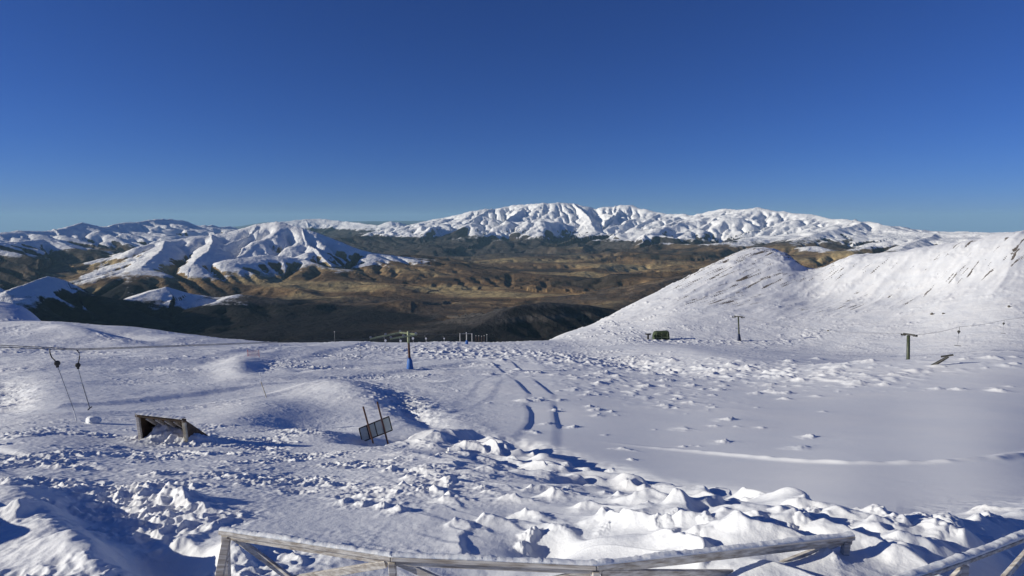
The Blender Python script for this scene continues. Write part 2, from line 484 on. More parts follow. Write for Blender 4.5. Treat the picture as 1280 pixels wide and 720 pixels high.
def mixc(nt, f, a, b):
    n = N(nt, 'ShaderNodeMix', data_type='RGBA')
    if isinstance(f, (int, float)): n.inputs[0].default_value = f
    else: nt.links.new(f, n.inputs[0])
    for i, q in ((6, a), (7, b)):
        if isinstance(q, tuple): n.inputs[i].default_value = (*q, 1)
        else: nt.links.new(q, n.inputs[i])
    return n.outputs[2]

def attr(nt, name):
    n = N(nt, 'ShaderNodeAttribute'); n.attribute_name = name
    return n.outputs['Fac']

def mat_snow():
    m, nt, b = nodes_of('snow')
    pos = N(nt, 'ShaderNodeNewGeometry').outputs['Position']
    f1 = noise(nt, pos, 9.0, 5, .65)
    f2 = noise(nt, pos, 1.1, 5, .6)
    f3 = noise(nt, pos, .12, 5, .6)
    tint = ramp(nt, f3, [(.3, (.80, .82, .85)), (.7, (.88, .88, .88))])
    rk = attr(nt, 'rock')
    rn = noise(nt, pos, .35, 6, .7)
    rf = maprange(nt, math_(nt, 'ADD', rk, math_(nt, 'MULTIPLY', math_(nt, 'SUBTRACT', rn, .5), .9)), .45, .62)
    rc = ramp(nt, noise(nt, pos, .8, 4), [(.3, (.07, .06, .055)), (.7, (.20, .17, .14))])
    nt.links.new(mixc(nt, rf, tint, rc), b.inputs['Base Color'])
    b.inputs['Roughness'].default_value = .75
    b.inputs['Specular IOR Level'].default_value = .25
    h = math_(nt, 'ADD', math_(nt, 'MULTIPLY', f1, .022), math_(nt, 'MULTIPLY', f2, .10))
    h = math_(nt, 'ADD', h, math_(nt, 'MULTIPLY', f3, .5))
    h = math_(nt, 'ADD', h, math_(nt, 'MULTIPLY', noise(nt, pos, 30, 4, .7), .009))
    h = math_(nt, 'MULTIPLY', h, attr(nt, 'rough'))
    bp = N(nt, 'ShaderNodeBump'); bp.inputs['Strength'].default_value = .8; bp.inputs['Distance'].default_value = 1.0
    nt.links.new(h, bp.inputs['Height']); nt.links.new(bp.outputs[0], b.inputs['Normal'])
    return m

def mat_hills():
    m, nt, b = nodes_of('hills')
    pos = N(nt, 'ShaderNodeNewGeometry').outputs['Position']
    sc = N(nt, 'ShaderNodeVectorMath', operation='MULTIPLY'); sc.inputs[1].default_value = (.001, .001, .001)
    nt.links.new(pos, sc.inputs[0]); p = sc.outputs[0]
    st = N(nt, 'ShaderNodeVectorMath', operation='MULTIPLY'); st.inputs[1].default_value = (.0005, .0011, .002)
    nt.links.new(pos, st.inputs[0]); ps = st.outputs[0]
    a = noise(nt, ps, .9, 6, .6)
    base = ramp(nt, a, [(.38, (.05, .036, .022)), (.45, (.16, .095, .045)), (.52, (.34, .22, .105)), (.60, (.54, .41, .20))])
    fine = noise(nt, p, 9, 6, .7)
    base = mixc(nt, maprange(nt, fine, .42, .62, 0, .65), base, (.075, .058, .04))
    bush = attr(nt, 'scree')
    scree = ramp(nt, noise(nt, p, 14, 5, .7), [(.35, (.035, .032, .032)), (.62, (.085, .075, .07)), (.75, (.2, .19, .18))])
    base = mixc(nt, bush, base, scree)
    base = mixc(nt, attr(nt, 'valley_shade'), base, ramp(nt, noise(nt, p, 16, 6, .7), [(.35, (.006, .006, .008)), (.7, (.024, .020, .019))]))  # near-black colour painted in as valley shadow
    sn = attr(nt, 'snow')
    s2 = math_(nt, 'ADD', sn, math_(nt, 'MULTIPLY', math_(nt, 'SUBTRACT', noise(nt, p, 5, 8, .72), .5), .75))
    sf = maprange(nt, s2, .44, .56)
    nt.links.new(mixc(nt, sf, base, (.86, .86, .86)), b.inputs['Base Color'])
    b.inputs['Roughness'].default_value = .9
    b.inputs['Specular IOR Level'].default_value = .1
    h = math_(nt, 'ADD', math_(nt, 'MULTIPLY', noise(nt, p, 3.5, 9, .65), 90.0), 0.0)
    bp = N(nt, 'ShaderNodeBump'); bp.inputs['Strength'].default_value = .8; bp.inputs['Distance'].default_value = 1.0
    nt.links.new(h, bp.inputs['Height']); nt.links.new(bp.outputs[0], b.inputs['Normal'])
    return m

def simple(name, c1, c2, scale=6, rough=.6, metal=0.0, bump=.0, stretch=(1, 1, 1)):
    m, nt, b = nodes_of(name)
    tc = N(nt, 'ShaderNodeTexCoord').outputs['Object']
    st = N(nt, 'ShaderNodeVectorMath', operation='MULTIPLY'); st.inputs[1].default_value = stretch
    nt.links.new(tc, st.inputs[0])
    f = noise(nt, st.outputs[0], scale, 5, .6)
    nt.links.new(ramp(nt, f, [(.35, c1), (.65, c2)]), b.inputs['Base Color'])
    b.inputs['Roughness'].default_value = rough; b.inputs['Metallic'].default_value = metal
    if bump:
        bp = N(nt, 'ShaderNodeBump'); bp.inputs['Strength'].default_value = .6; bp.inputs['Distance'].default_value = bump
        nt.links.new(f, bp.inputs['Height']); nt.links.new(bp.outputs[0], b.inputs['Normal'])
    return m

M = {}
M['snow'] = mat_snow()
M['hills'] = mat_hills()

# ------------------------------------------------------------------ mesh helpers
def grid_mesh(name, X, Y, Z, mat, attrs):
    n, k = X.shape
    me = bpy.data.meshes.new(name)
    me.vertices.add(n * k)
    me.vertices.foreach_set('co', np.stack([X, Y, Z], -1).astype(np.float32).ravel())
    idx = np.arange(n * k, dtype=np.int32).reshape(n, k)
    q = np.stack([idx[:-1, :-1], idx[1:, :-1], idx[1:, 1:], idx[:-1, 1:]], -1).reshape(-1, 4)
    me.loops.add(q.size); me.loops.foreach_set('vertex_index', q.ravel())
    me.polygons.add(len(q))
    me.polygons.foreach_set('loop_start', np.arange(0, q.size, 4, dtype=np.int32))
    me.polygons.foreach_set('loop_total', np.full(len(q), 4, dtype=np.int32))
    me.polygons.foreach_set('use_smooth', np.ones(len(q), dtype=bool))
    me.update()
    for a, v in attrs.items():
        at = me.attributes.new(a, 'FLOAT', 'POINT')
        at.data.foreach_set('value', v.astype(np.float32).ravel())
    me.materials.append(mat)
    o = bpy.data.objects.new(name, me); col.objects.link(o)
    return o

# ------------------------------------------------------------------ setting: the snow field
azd = np.radians(np.concatenate([np.linspace(-178, -75, 60), np.linspace(-72, -43.5, 160), np.linspace(-43, 43, 1420),
                                 np.linspace(43.5, 72, 100), np.linspace(75, 182, 60)]))
rr_ = np.exp(np.concatenate([np.linspace(math.log(3), math.log(7.2), 24)[:-1], np.linspace(math.log(7.2), math.log(34), 640)[:-1],
                             np.linspace(math.log(34), math.log(480), 640)[:-1], np.linspace(math.log(480), math.log(1500), 30)]))
A, RR = np.meshgrid(azd, rr_[::-1], indexing='ij')
Z = near_height(A, RR)
X, Y = RR * np.sin(A), RR * np.cos(A)
zb = base_z(A.ravel(), RR.ravel()).reshape(A.shape)
PXg, PYg = to_px(X, np.maximum(Y, 1), zb)
ridge_zone = sstep(760, 860, PXg) * sstep(262, 330, RR) * sstep(560, 470, RR) * (Y > 0)
qx = (X * .8 + Y * .6); qy = (-X * .6 + Y * .8)
streak = ridged(qx / 55, qy / 4.0, 4, 111)
rockm = ridge_zone * (.22 + .10 * sstep(1010, 930, PXg) * sstep(820, 860, PXg) - .30 * sstep(1100, 1190, PXg) + .66 * sstep(.52, .82, streak) * (.35 + sstep(-.2, .3, fbm(X / 45, Y / 45, 3, 115))))
dz = np.gradient(Z, axis=0) / np.maximum(np.gradient(A, axis=0) * RR, .01)
rockm = rockm + ridge_zone * .2 * sstep(.3, .8, np.abs(dz))
smooth_b = sstep(560, 700, PXg) * sstep(0, 25, np.interp(np.clip(PXg, 0, 1280), [0, 480, 640, 800, 960, 1120, 1280], [0, 540, 590, 618, 640, 650, 630]) - PYg)
roughm = np.clip(RR / 60.0, .55, 1.6) * (1 - .5 * sstep(250, 320, RR)) * (1 - .8 * smooth_b * (RR < 200))
snow_field = grid_mesh('ground', X, Y, Z, M['snow'], {'rock': rockm, 'rough': roughm})
snow_field['kind'] = 'structure'
del A, RR, X, Y, Z, zb, PXg, PYg

# ------------------------------------------------------------------ setting: basin and mountains
# ridge lines: ([(column, row, km)...], half width km, snow line m, ruggedness, scree)
RIDGES = [
 ([(485,290,29),(510,280,28),(560,272,27),(600,263,26.5),(640,258,26.5),(680,254,26),(715,254,26),(745,261,26),(790,257,26),(830,268,25),(870,269,24),
   (910,262,23),(945,259,22),(985,268,21.5),(1020,270,21),(1060,275,20),(1085,277,19),(1120,288,18),(1180,291,17),(1230,292,16),(1330,290,15)], 6.8, -650, 1.0, 0),
 ([(1075,277,19),(1050,284,17.5),(1015,293,16),(985,303,15)], 2.4, -500, .7, 0),
 ([(1170,291,17),(1150,300,14.5),(1120,312,13)], 2.2, -600, .6, 0),
 ([(910,262,23),(890,275,21),(870,290,19.5)], 2.0, -650, .7, 0),
 ([(715,254,26),(735,270,24),(745,288,22)], 2.0, -640, .7, 0),
 ([(600,263,26.5),(590,277,24.5),(570,292,22.5)], 2.0, -300, .7, 0),
 ([(120,342,12.0),(165,312,12.4),(200,300,12.7),(230,296,12.8),(262,293,12.9),(300,284,13.0),(325,279,13.0),(350,277,12.8),(380,284,12.6),(420,298,12.4),(455,314,12.2)], 3.5, -830, .6, 0),
 ([(205,299,12.6),(200,315,11.4),(180,334,10.2)], 1.6, -830, .5, 0),
 ([(262,293,12.9),(262,312,11.5),(245,330,10.4)], 1.5, -830, .5, 0),
 ([(285,324,10.6),(330,318,10.9),(370,322,11),(415,334,10.6)], 1.5, -830, .4, 0),
 ([(-300,285,16),(0,291,17),(30,288,17.5),(70,286,18),(100,279,18.5),(140,284,18.8),(170,277,20),(215,275,21),(250,281,22),(290,286,24)], 4.6, -640, 1.0, 0),
 ([(-150,300,13),(0,303,14),(60,299,15),(95,306,14.5),(130,322,13.5)], 2.4, -610, .8, .6),
 ([(330,279,34),(370,275,34),(400,273,34),(440,278,33),(470,282,31),(488,276,31),(510,282,31)], 4.0, -520, .6, 0),
 ([(400,300,20),(450,296,21),(500,296,22),(560,300,22)], 2.6, 300, .6, .2),
 ([(430,347,10),(470,332,11.3),(500,318,13),(560,322,13.2),(600,335,12.4)], 1.7, 900, .5, .1),
 ([(440,392,6.5),(480,378,7),(515,375,7.1),(545,384,7)], .8, 900, .4, .2),
 ([(590,412,4.7),(625,392,5.0),(655,380,5.2),(690,376,5.4),(740,380,5.6),(800,392,5.7)], 1.0, 900, .8, 1),
 ([(770,380,6.5),(830,352,7.6),(900,335,8.6),(980,325,9.6)], 1.4, 900, .5, .5),
 ([(560,345,10),(640,340,10.5),(700,345,10)], 1.0, 900, .4, 0),
 ([(640,322,14),(720,318,15),(800,316,15.5),(860,318,15)], 1.6, 900, .4, 0),
 ([(10,362,6.8),(40,352,7),(65,343,7.2),(85,348,7.4),(115,366,7.3)], 1.0, -745, .5, 1),
 ([(-80,350,7),(0,358,6.9),(18,366,6.8)], .8, -760, .5, 1),
 ([(165,372,7.4),(205,357,7.8),(235,367,7.7),(255,380,7.4)], 1.0, -885, .5, .7),
 ([(262,380,7.2),(295,367,7.5),(340,374,7.4),(400,382,7.3),(470,398,7)], 1.0, -885, .4, .7),
]
az2 = np.radians(np.concatenate([np.linspace(-88, -44, 260), np.linspace(-43.8, 43.8, 1360), np.linspace(44, 62, 60)]))
r2 = np.exp(np.concatenate([np.linspace(math.log(1400), math.log(34000), 1050)[:-1], np.linspace(math.log(34000), math.log(140000), 60)]))
A, RR = np.meshgrid(az2, r2[::-1], indexing='ij')
X, Y = RR * np.sin(A), RR * np.cos(A)
xk, yk = X / 1000, Y / 1000
FLOOR = -1010.0
far_py = np.interp(np.degrees(A), [-45, -27, -22, -8, 10, 30, 45], [293, 287, 277, 275, 285, 294, 296])
far_m = -(far_py - 273.6) / FPX
Z = np.where(RR < 34000, FLOOR, FLOOR + (far_m * 140000 - FLOOR) * sstep(34000, 140000, RR))
Z = Z + 95 * fbm(xk / 3.2, yk / 3.2, 4, 201) + 150 * (ridged(xk / 2.6 + 5, yk / 2.0, 5, 205, .45) - .3) * sstep(-.3, .4, fbm(xk / 6, yk / 6, 2, 209))
# the mountain we stand on runs down into the basin
Z = np.maximum(Z, -700 - (RR - 1400) * .22 + 90 * (ridged(xk / .9, yk / .9, 5, 210) - .4))
SNOWL = np.full(Z.shape, 900.0); SCREE = sstep(-.1, .35, fbm(xk / 3, yk / 3, 3, 220)) * .25 + .9 * sstep(6200, 4300, RR)
Wbest = np.zeros(Z.shape)
wx = fbm(xk / 2.2, yk / 2.2, 4, 231); wy = fbm(xk / 2.2 + 40, yk / 2.2, 4, 237)
WORK = []
for line, w, sl, rug, scr in RIDGES:
    P = []; zc = []
    for px_, py_, km in line:
        a, m = ray(px_, py_)
        P.append((km * math.sin(a), km * math.cos(a))); zc.append(float(m) * km * 1000)
    WORK.append((P, zc, w, sl, rug, scr, 0))
# side ridges descending from every long crest towards the basin
_q = random.Random(21)
for P, zc, w, sl, rug, scr, _ in list(WORK):
    if w < 3.0:
        continue
    step = .30 * w + .15
    L = [0.0]
    for a, b in zip(P[:-1], P[1:]):
        L.append(L[-1] + math.hypot(b[0] - a[0], b[1] - a[1]))
    pos = step * .4
    while pos < L[-1]:
        cx = float(np.interp(pos, L, [p[0] for p in P])); cy = float(np.interp(pos, L, [p[1] for p in P])); cz = float(np.interp(pos, L, zc))
        rn = math.hypot(cx, cy)
        th = math.atan2(-cx, -cy) + _q.uniform(-.55, .55)       # heading back towards us
        ln = w * _q.uniform(.50, .82); rel0 = cz - FLOOR
        sp_, sz_ = [(cx, cy)], [cz + (_q.uniform(-10, 85) if w > 6 else (_q.uniform(-5, 45) if w > 4 else -10))]
        fade = _q.uniform(.08, .25)
        for j in range(1, 6):
            t = j / 5; th += _q.uniform(-.22, .22)
            sp_.append((sp_[-1][0] + math.sin(th) * ln / 5, sp_[-1][1] + math.cos(th) * ln / 5))
            sz_.append(FLOOR + rel0 * ((1 - t) ** 1.15 * (1 - fade) + fade) * (1 + .05 * _q.uniform(-1, 1)))
        WORK.append((sp_, sz_, w * .20, sl, rug * .7, scr, 1))
        for j, sg in ((1, 1), (2, -1), (3, 1)):
            if _q.random() < .75:
                t2 = th + sg * _q.uniform(.6, 1.0); l2 = ln * _q.uniform(.22, .36)
                q0 = sp_[j]; z0_ = sz_[j] - 10
                q1 = (q0[0] + math.sin(t2) * l2 * .5, q0[1] + math.cos(t2) * l2 * .5); q2_ = (q0[0] + math.sin(t2 - sg * .3) * l2, q0[1] + math.cos(t2 - sg * .3) * l2)
                WORK.append(([q0, q1, q2_], [z0_, FLOOR + (z0_ - FLOOR) * .70, FLOOR + (z0_ - FLOOR) * .36], w * .12, sl, rug * .6, scr, 1))
        pos += step * _q.uniform(.7, 1.4)
for k, (P, zc, w, sl, rug, scr, spur) in enumerate(WORK):
    xs = [p[0] for p in P]; ys = [p[1] for p in P]
    mk = (xk > min(xs) - w * 1.5) & (xk < max(xs) + w * 1.5) & (yk > min(ys) - w * 1.5) & (yk < max(ys) + w * 1.5)
    if not mk.any():
        continue
    wa = min(.30 * w, .8)
    x_ = xk[mk] + wa * .42 * wx[mk] * rug; y_ = yk[mk] + wa * .42 * wy[mk] * rug
    d, side, s = seg_dist(x_, y_, P)
    L = [0.0]
    for a, b in zip(P[:-1], P[1:]):
        L.append(L[-1] + math.hypot(b[0] - a[0], b[1] - a[1]))
    sk = s * L[-1]
    zcr = np.interp(sk, L, zc)
    zcr = zcr + rug * (w > 2.4) * 95 * (ridged(sk / 1.5, sk * 0 + k, 3, 351, .5, 2.07, 1.0) - .45)
    # spurs running out from the crest
    lam = max(w * .26, .22)
    sp = ridged(sk / lam + side * 7.3 + .35 * wx[mk], d / (lam * 6.0) + k * 3.1, 3, 301 + k * 5, .45, 2.07, 1.15)
    t = d / w
    t = t * (1.22 - .75 * sp * sstep(0, .18, t) * rug)
    p = np.clip(1 - t, 0, 1) ** (1.0 if spur else (1.7 if w > 3 else 1.15))
    rel = np.maximum(zcr - FLOOR, 30)
    zz = FLOOR + rel * p
    rf = ridged(x_ / (w * .22) , y_ / (w * .22), 5, 401 + k, .5, 2.07, 1.1)
    zz = zz + rug * rel * .06 * (rf - .5) * sstep(0, .10, d / w) * sstep(0, .25, p)
    zz = zz + rug * rel * .015 * fbm(x_ / (w * .05), y_ / (w * .05), 3, 431) * sstep(0, .2, p)
    cur = Z[mk]
    kk = 14.0 if spur else 40.0
    h = np.clip(.5 + .5 * (zz - cur) / kk, 0, 1)
    new = cur * (1 - h) + zz * h + kk * .25 * h * (1 - h)
    ok = p > 0
    h = np.where(ok, h, 0); new = np.where(ok, new, cur)
    Z[mk] = new
    SNOWL[mk] = SNOWL[mk] * (1 - h) + sl * h
    SCREE[mk] = SCREE[mk] * (1 - h) + np.clip(scr + .35 * rf, 0, 1) * h
# running water cuts gullies: stream-power erosion on a square grid, added back to the sheet
def bilin(G, x0, y0, c, x, y):
    fi = np.clip((x - x0) / c, 0, G.shape[0] - 1.001); fj = np.clip((y - y0) / c, 0, G.shape[1] - 1.001)
    i = fi.astype(int); j = fj.astype(int); a = fi - i; b = fj - j
    return G[i, j] * (1-a) * (1-b) + G[i+1, j] * a * (1-b) + G[i, j+1] * (1-a) * b + G[i+1, j+1] * a * b
CELL = 0.08
gx0, gx1, gy0, gy1 = -19.0, 21.0, 4.0, 30.0
gxs = np.arange(gx0, gx1, CELL); gys = np.arange(gy0, gy1, CELL)
GX, GY = np.meshgrid(gxs, gys, indexing='ij')
ga = np.arctan2(GX, GY); gr = np.hypot(GX, GY) * 1000
fa = np.interp(ga.ravel(), az2, np.arange(len(az2))); fr = np.interp(gr.ravel(), r2, np.arange(len(r2)))
Zr = Z[:, ::-1]
i_ = np.clip(fa.astype(int), 0, len(az2) - 2); j_ = np.clip(fr.astype(int), 0, len(r2) - 2); a_ = fa - i_; b_ = fr - j_
G0 = (Zr[i_, j_] * (1-a_) * (1-b_) + Zr[i_+1, j_] * a_ * (1-b_) + Zr[i_, j_+1] * (1-a_) * b_ + Zr[i_+1, j_+1] * a_ * b_).reshape(GX.shape)
G = G0 + 10 * perlin(GX / .4, GY / .4, 801) + 3 * np.random.RandomState(3).rand(*GX.shape)
nx, ny = G.shape
base_idx = np.arange(nx * ny).reshape(nx, ny)
for it in range(16):
    best = np.zeros((nx, ny)); rec = base_idx.copy(); dist = np.ones((nx, ny))
    for dx in (-1, 0, 1):
        for dy in (-1, 0, 1):
            if dx == 0 and dy == 0: continue
            dd = math.hypot(dx, dy)
            sh = np.full((nx, ny), 1e9)
            xs_, xe = max(0, -dx), nx - max(0, dx); ys_, ye = max(0, -dy), ny - max(0, dy)
            sh[xs_:xe, ys_:ye] = G[xs_ + dx:xe + dx, ys_ + dy:ye + dy]
            sl_ = (G - sh) / dd
            m_ = sl_ > best
            best[m_] = sl_[m_]; dist[m_] = dd; rec[m_] = (base_idx + dx * ny + dy)[m_]
    order = np.argsort(G.ravel(), kind='stable')
    ol = order.tolist(); rl = rec.ravel().tolist()
    acc = [1.0] * (nx * ny)
    for q in reversed(ol):
        t_ = rl[q]
        if t_ != q: acc[t_] += acc[q]
    F = (0.15 * np.clip(np.array(acc) - 5, 0, 3000) ** .5 / dist.ravel()).tolist()
    zl = G.ravel().tolist()
    for q in ol:
        t_ = rl[q]
        if t_ != q:
            f_ = F[q]
            zl[q] = (zl[q] + f_ * zl[t_]) / (1 + f_)
    G = np.array(zl).reshape(nx, ny)
    P_ = np.pad(G, 1, mode='edge')
    G = G + .02 * (P_[:-2, 1:-1] + P_[2:, 1:-1] + P_[1:-1, :-2] + P_[1:-1, 2:] - 4 * G)
DG = np.clip(G - G0, -420, 60)
ed = np.minimum(np.minimum(GX - gx0, gx1 - GX), np.minimum(GY - gy0, gy1 - GY))
DG *= sstep(0, 1.0, ed)
inside = (xk > gx0) & (xk < gx1 - CELL) & (yk > gy0) & (yk < gy1 - CELL)
dz_ = np.zeros(Z.shape)
dz_[inside] = bilin(DG, gx0, gy0, CELL, xk[inside], yk[inside])
Z = Z + dz_ * (.85 - .45 * sstep(13000, 18000, RR))
relf = sstep(-950, -650, Z)
rg2 = ridged(xk / .9 + .4 * wx, yk / .9 + .4 * wy, 5, 811, .5, 2.07, 1.0)
Z = Z + relf * (26 + 40 * sstep(17000, 21000, RR)) * (rg2 - .55) * sstep(8000, 14000, RR) + relf * 7 * (ridged(xk / .3, yk / .3, 4, 821, .5, 2.07, 1.0) - .5)
snow = .5 + (Z - .6 * dz_ - SNOWL + 130 * fbm(xk / .9, yk / .9, 4, 501)) / 420.0
# steep ribs shed their snow
gx = np.gradient(Z, axis=0) / np.maximum(np.gradient(A, axis=0) * RR, 1)
gy = np.gradient(Z, axis=1) / np.gradient(RR, axis=1)
slope = np.hypot(gx, gy)
snow = snow - .46 * sstep(.46, 1.0, slope) * sstep(-.25, .35, fbm(xk / .7, yk / .7, 4, 841)) * sstep(9000, 15000, RR) - .42 * sstep(.70, 1.4, slope) - .08
snow = np.clip(snow, 0, 1.15)
# valley shadow painted as near-black colour on the near side of the basin
PXg, PYg = to_px(X, np.maximum(Y, 1), Z)
edge = np.interp(PXg, [-400, 0, 100, 150, 230, 300, 380, 440, 500, 560, 620, 660, 720, 800, 900], [362, 362, 366, 352, 372, 380, 372, 384, 388, 404, 408, 384, 386, 392, 380])
shade_mask = sstep(-5, 3, PYg - edge + 15 * fbm(xk / .8, yk / .8, 4, 601)) * (Y > 0)
shade_mask = shade_mask * (1 - .9 * np.clip(1.3*zone(PXg, PYg, 640, 399, 110, 4, -3) + zone(PXg, PYg, 480, 378, 60, 3, -4) + .7*zone(PXg, PYg, 530, 413, 50, 2.5, -5), 0, 1))
SCREE = np.clip(np.maximum(SCREE, sstep(-700, -420, Z) * .7) + (.85) * sstep(12500, 18500, RR + 2500 * fbm(xk / 4, yk / 4, 3, 831)), 0, 1)
hills = grid_mesh('hills', X, Y, Z, M['hills'], {'snow': snow, 'scree': SCREE, 'valley_shade': shade_mask})
hills['kind'] = 'structure'
del A, RR, X, Y, Z, xk, yk
#OBJECTS
# ------------------------------------------------------------------ things
M['wood'] = simple('weathered_wood', (.30,.26,.22), (.70,.67,.62), 1.2, .8, 0, .008, (1.5, 22, 22))
M['dark_wood'] = simple('dark_wood', (.045,.030,.020), (.13,.085,.05), 4, .85, 0, .01)
M['frost'] = simple('rime', (.72,.76,.80), (.88,.88,.88), 12, .8, 0, .02)
M['green_steel'] = simple('green_steel', (.025,.035,.02), (.06,.075,.04), 3, .5)
M['light_steel'] = simple('pale_green_steel', (.22,.27,.15), (.38,.42,.25), 3, .5)
M['rust'] = simple('rusty_steel', (.06,.03,.025), (.14,.07,.05), 3, .7)
M['dark_steel'] = simple('dark_steel', (.018,.018,.018), (.05,.05,.045), 4, .5)
M['steel'] = simple('galvanised_steel', (.22,.23,.24), (.36,.37,.38), 6, .45, .4)
M['blue_pad'] = simple('blue_pad', (.015,.09,.33), (.03,.15,.48), 3, .6)
M['navy_pad'] = simple('navy_pad', (.01,.02,.06), (.02,.035,.09), 3, .6)
M['canvas'] = simple('green_canvas', (.028,.045,.018), (.06,.085,.035), 1.5, .8, 0, .03)
M['panel'] = simple('panel_back', (.42,.48,.46), (.55,.61,.58), 3, .5)
M['rubber'] = simple('rubber', (.02,.02,.02), (.04,.04,.04), 8, .8)
M['bamboo'] = simple('bamboo', (.35,.30,.2), (.6,.56,.45), 8, .7)
M['red_net'] = simple('red_net', (.5,.05,.04), (.6,.10,.07), 4, .7)
M['white_plastic'] = simple('white_plastic', (.7,.7,.7), (.8,.8,.8), 4, .5)
M['rock'] = simple('grey_rock', (.06,.055,.05), (.2,.18,.16), 2.5, .9, 0, .05)

class MB:
    def __init__(self): self.bm = bmesh.new()
    def box(self, c, size, rot=None, taper=1.0):
        mt = Matrix.Translation(Vector(c)) @ (rot.to_4x4() if rot else Matrix.Identity(4)) @ Matrix.Diagonal((*size, 1))
        g = bmesh.ops.create_cube(self.bm, size=1.0)['verts']
        for v in g:
            if taper != 1.0 and v.co.z > 0: v.co.x *= taper; v.co.y *= taper
        bmesh.ops.transform(self.bm, matrix=mt, verts=g)
        return self
    def beam(self, a, b, w, h, up=Vector((0, 0, 1))):
        a, b = Vector(a), Vector(b)
        d = (b - a); L = d.length; d.normalize()
        y = up.cross(d)
        if y.length < 1e-3: y = Vector((0, 1, 0)).cross(d)
        y.normalize(); z = d.cross(y)
        rot = Matrix((d, y, z)).transposed()
        return self.box((a + b) / 2, (L, w, h), rot)
    def tube(self, P, rad, n=8, cap=True):
        P = [Vector(p) for p in P]
        rad = rad if isinstance(rad, (list, tuple)) else [rad] * len(P)
        rings = []
        for i, p in enumerate(P):
            d = (P[min(i + 1, len(P) - 1)] - P[max(i - 1, 0)]).normalized()
            x = d.cross(Vector((0, 0, 1)))
            if x.length < .05: x = d.cross(Vector((0, 1, 0)))
            x.normalize(); y = d.cross(x)
            rings.append([self.bm.verts.new(p + (x * math.cos(t) + y * math.sin(t)) * rad[i]) for t in [2 * math.pi * k / n for k in range(n)]])
        for q, r in zip(rings[:-1], rings[1:]):
            for k in range(n):
                self.bm.faces.new((q[k], q[(k + 1) % n], r[(k + 1) % n], r[k]))
        if cap:
            self.bm.faces.new(rings[0]); self.bm.faces.new(rings[-1][::-1])
        return self
    def poly_prism(self, pts3, thick):
        """flat outline given thickness (vector)"""
        th = Vector(thick)
        a = [self.bm.verts.new(Vector(p)) for p in pts3]; b = [self.bm.verts.new(Vector(p) + th) for p in pts3]
        n = len(a)
        self.bm.faces.new(a[::-1]); self.bm.faces.new(b)
        for k in range(n): self.bm.faces.new((a[k], a[(k + 1) % n], b[(k + 1) % n], b[k]))
        return self
    def build(self, name, mat, parent=None, bevel=0.0, smooth=False):
        bmesh.ops.recalc_face_normals(self.bm, faces=self.bm.faces[:])
        if bevel: bmesh.ops.bevel(self.bm, geom=self.bm.edges[:], offset=bevel, segments=1, affect='EDGES')
        me = bpy.data.meshes.new(name); self.bm.to_mesh(me); self.bm.free()
        if smooth: me.polygons.foreach_set('use_smooth', [True] * len(me.polygons))
        me.materials.append(mat)
        o = bpy.data.objects.new(name, me); col.objects.link(o)
        if parent: o.parent = parent
        return o

def thing(name, loc, label, cat, group=None, rz=0.0):
    o = bpy.data.objects.new(name, None); col.objects.link(o)
    o.empty_display_size = .3
    o.location = loc; o.rotation_euler = (0, 0, rz)
    o['label'] = label; o['category'] = cat
    if group: o['group'] = group
    return o

def tag(o, label, cat, group=None):
    o['label'] = label; o['category'] = cat
    if group: o['group'] = group
    return o

def copy_thing(root, loc, label, rz=None, scale=None):
    c = root.copy(); col.objects.link(c); c.location = loc; c['label'] = label
    if rz is not None: c.rotation_euler = (0, 0, rz)
    if scale: c.scale = (scale,) * 3
    for ch in [o for o in root.children]:
        d = ch.copy(); col.objects.link(d); d.parent = c
        for g in ch.children:
            e = g.copy(); col.objects.link(e); e.parent = d
    return c

def depth(p): return p[1] * CP - p[2] * SP
def mpp(p): return depth(p) / FPX             # metres per pixel at a point

# ---- the timber railing below the camera
def rail_pt(px, py, z):
    a, m = ray(px, py); r = z / float(m)
    return Vector((r * math.sin(a), r * math.cos(a), z))

def frost_cap(P, w, seed):
    """lumpy rime lying along a rail"""
    bm = bmesh.new(); rnd = random.Random(seed); rows = []
    for a, b in zip(P[:-1], P[1:]):
        n = max(4, int((b - a).length / .04)); d = (b - a).normalized(); sd = Vector((0, 0, 1)).cross(d).normalized()
        for i in range(n + 1):
            p = a.lerp(b, i / n); k = rnd.uniform(.25, 1)
            h = .010 + .016 * k + .014 * (1 + math.sin(i * .21 + seed) * math.sin(i * .067))
            row = [p + sd * (w * .55 + rnd.uniform(0, .02)), p + sd * w * .4 + Vector((0, 0, h * rnd.uniform(.5, 1))), p + Vector((0, 0, h * rnd.uniform(.8, 1.2))),
                   p - sd * w * .4 + Vector((0, 0, h * rnd.uniform(.4, 1))), p - sd * (w * .5)]
            row[0].z -= rnd.uniform(.0, .025)
            rows.append([bm.verts.new(q) for q in row])
    for q, r in zip(rows[:-1], rows[1:]):
        for k in range(4): bm.faces.new((q[k], q[k + 1], r[k + 1], r[k]))
        bm.faces.new((q[4], q[0], r[0], r[4]))
    m = MB(); m.bm.free(); m.bm = bm
    return m

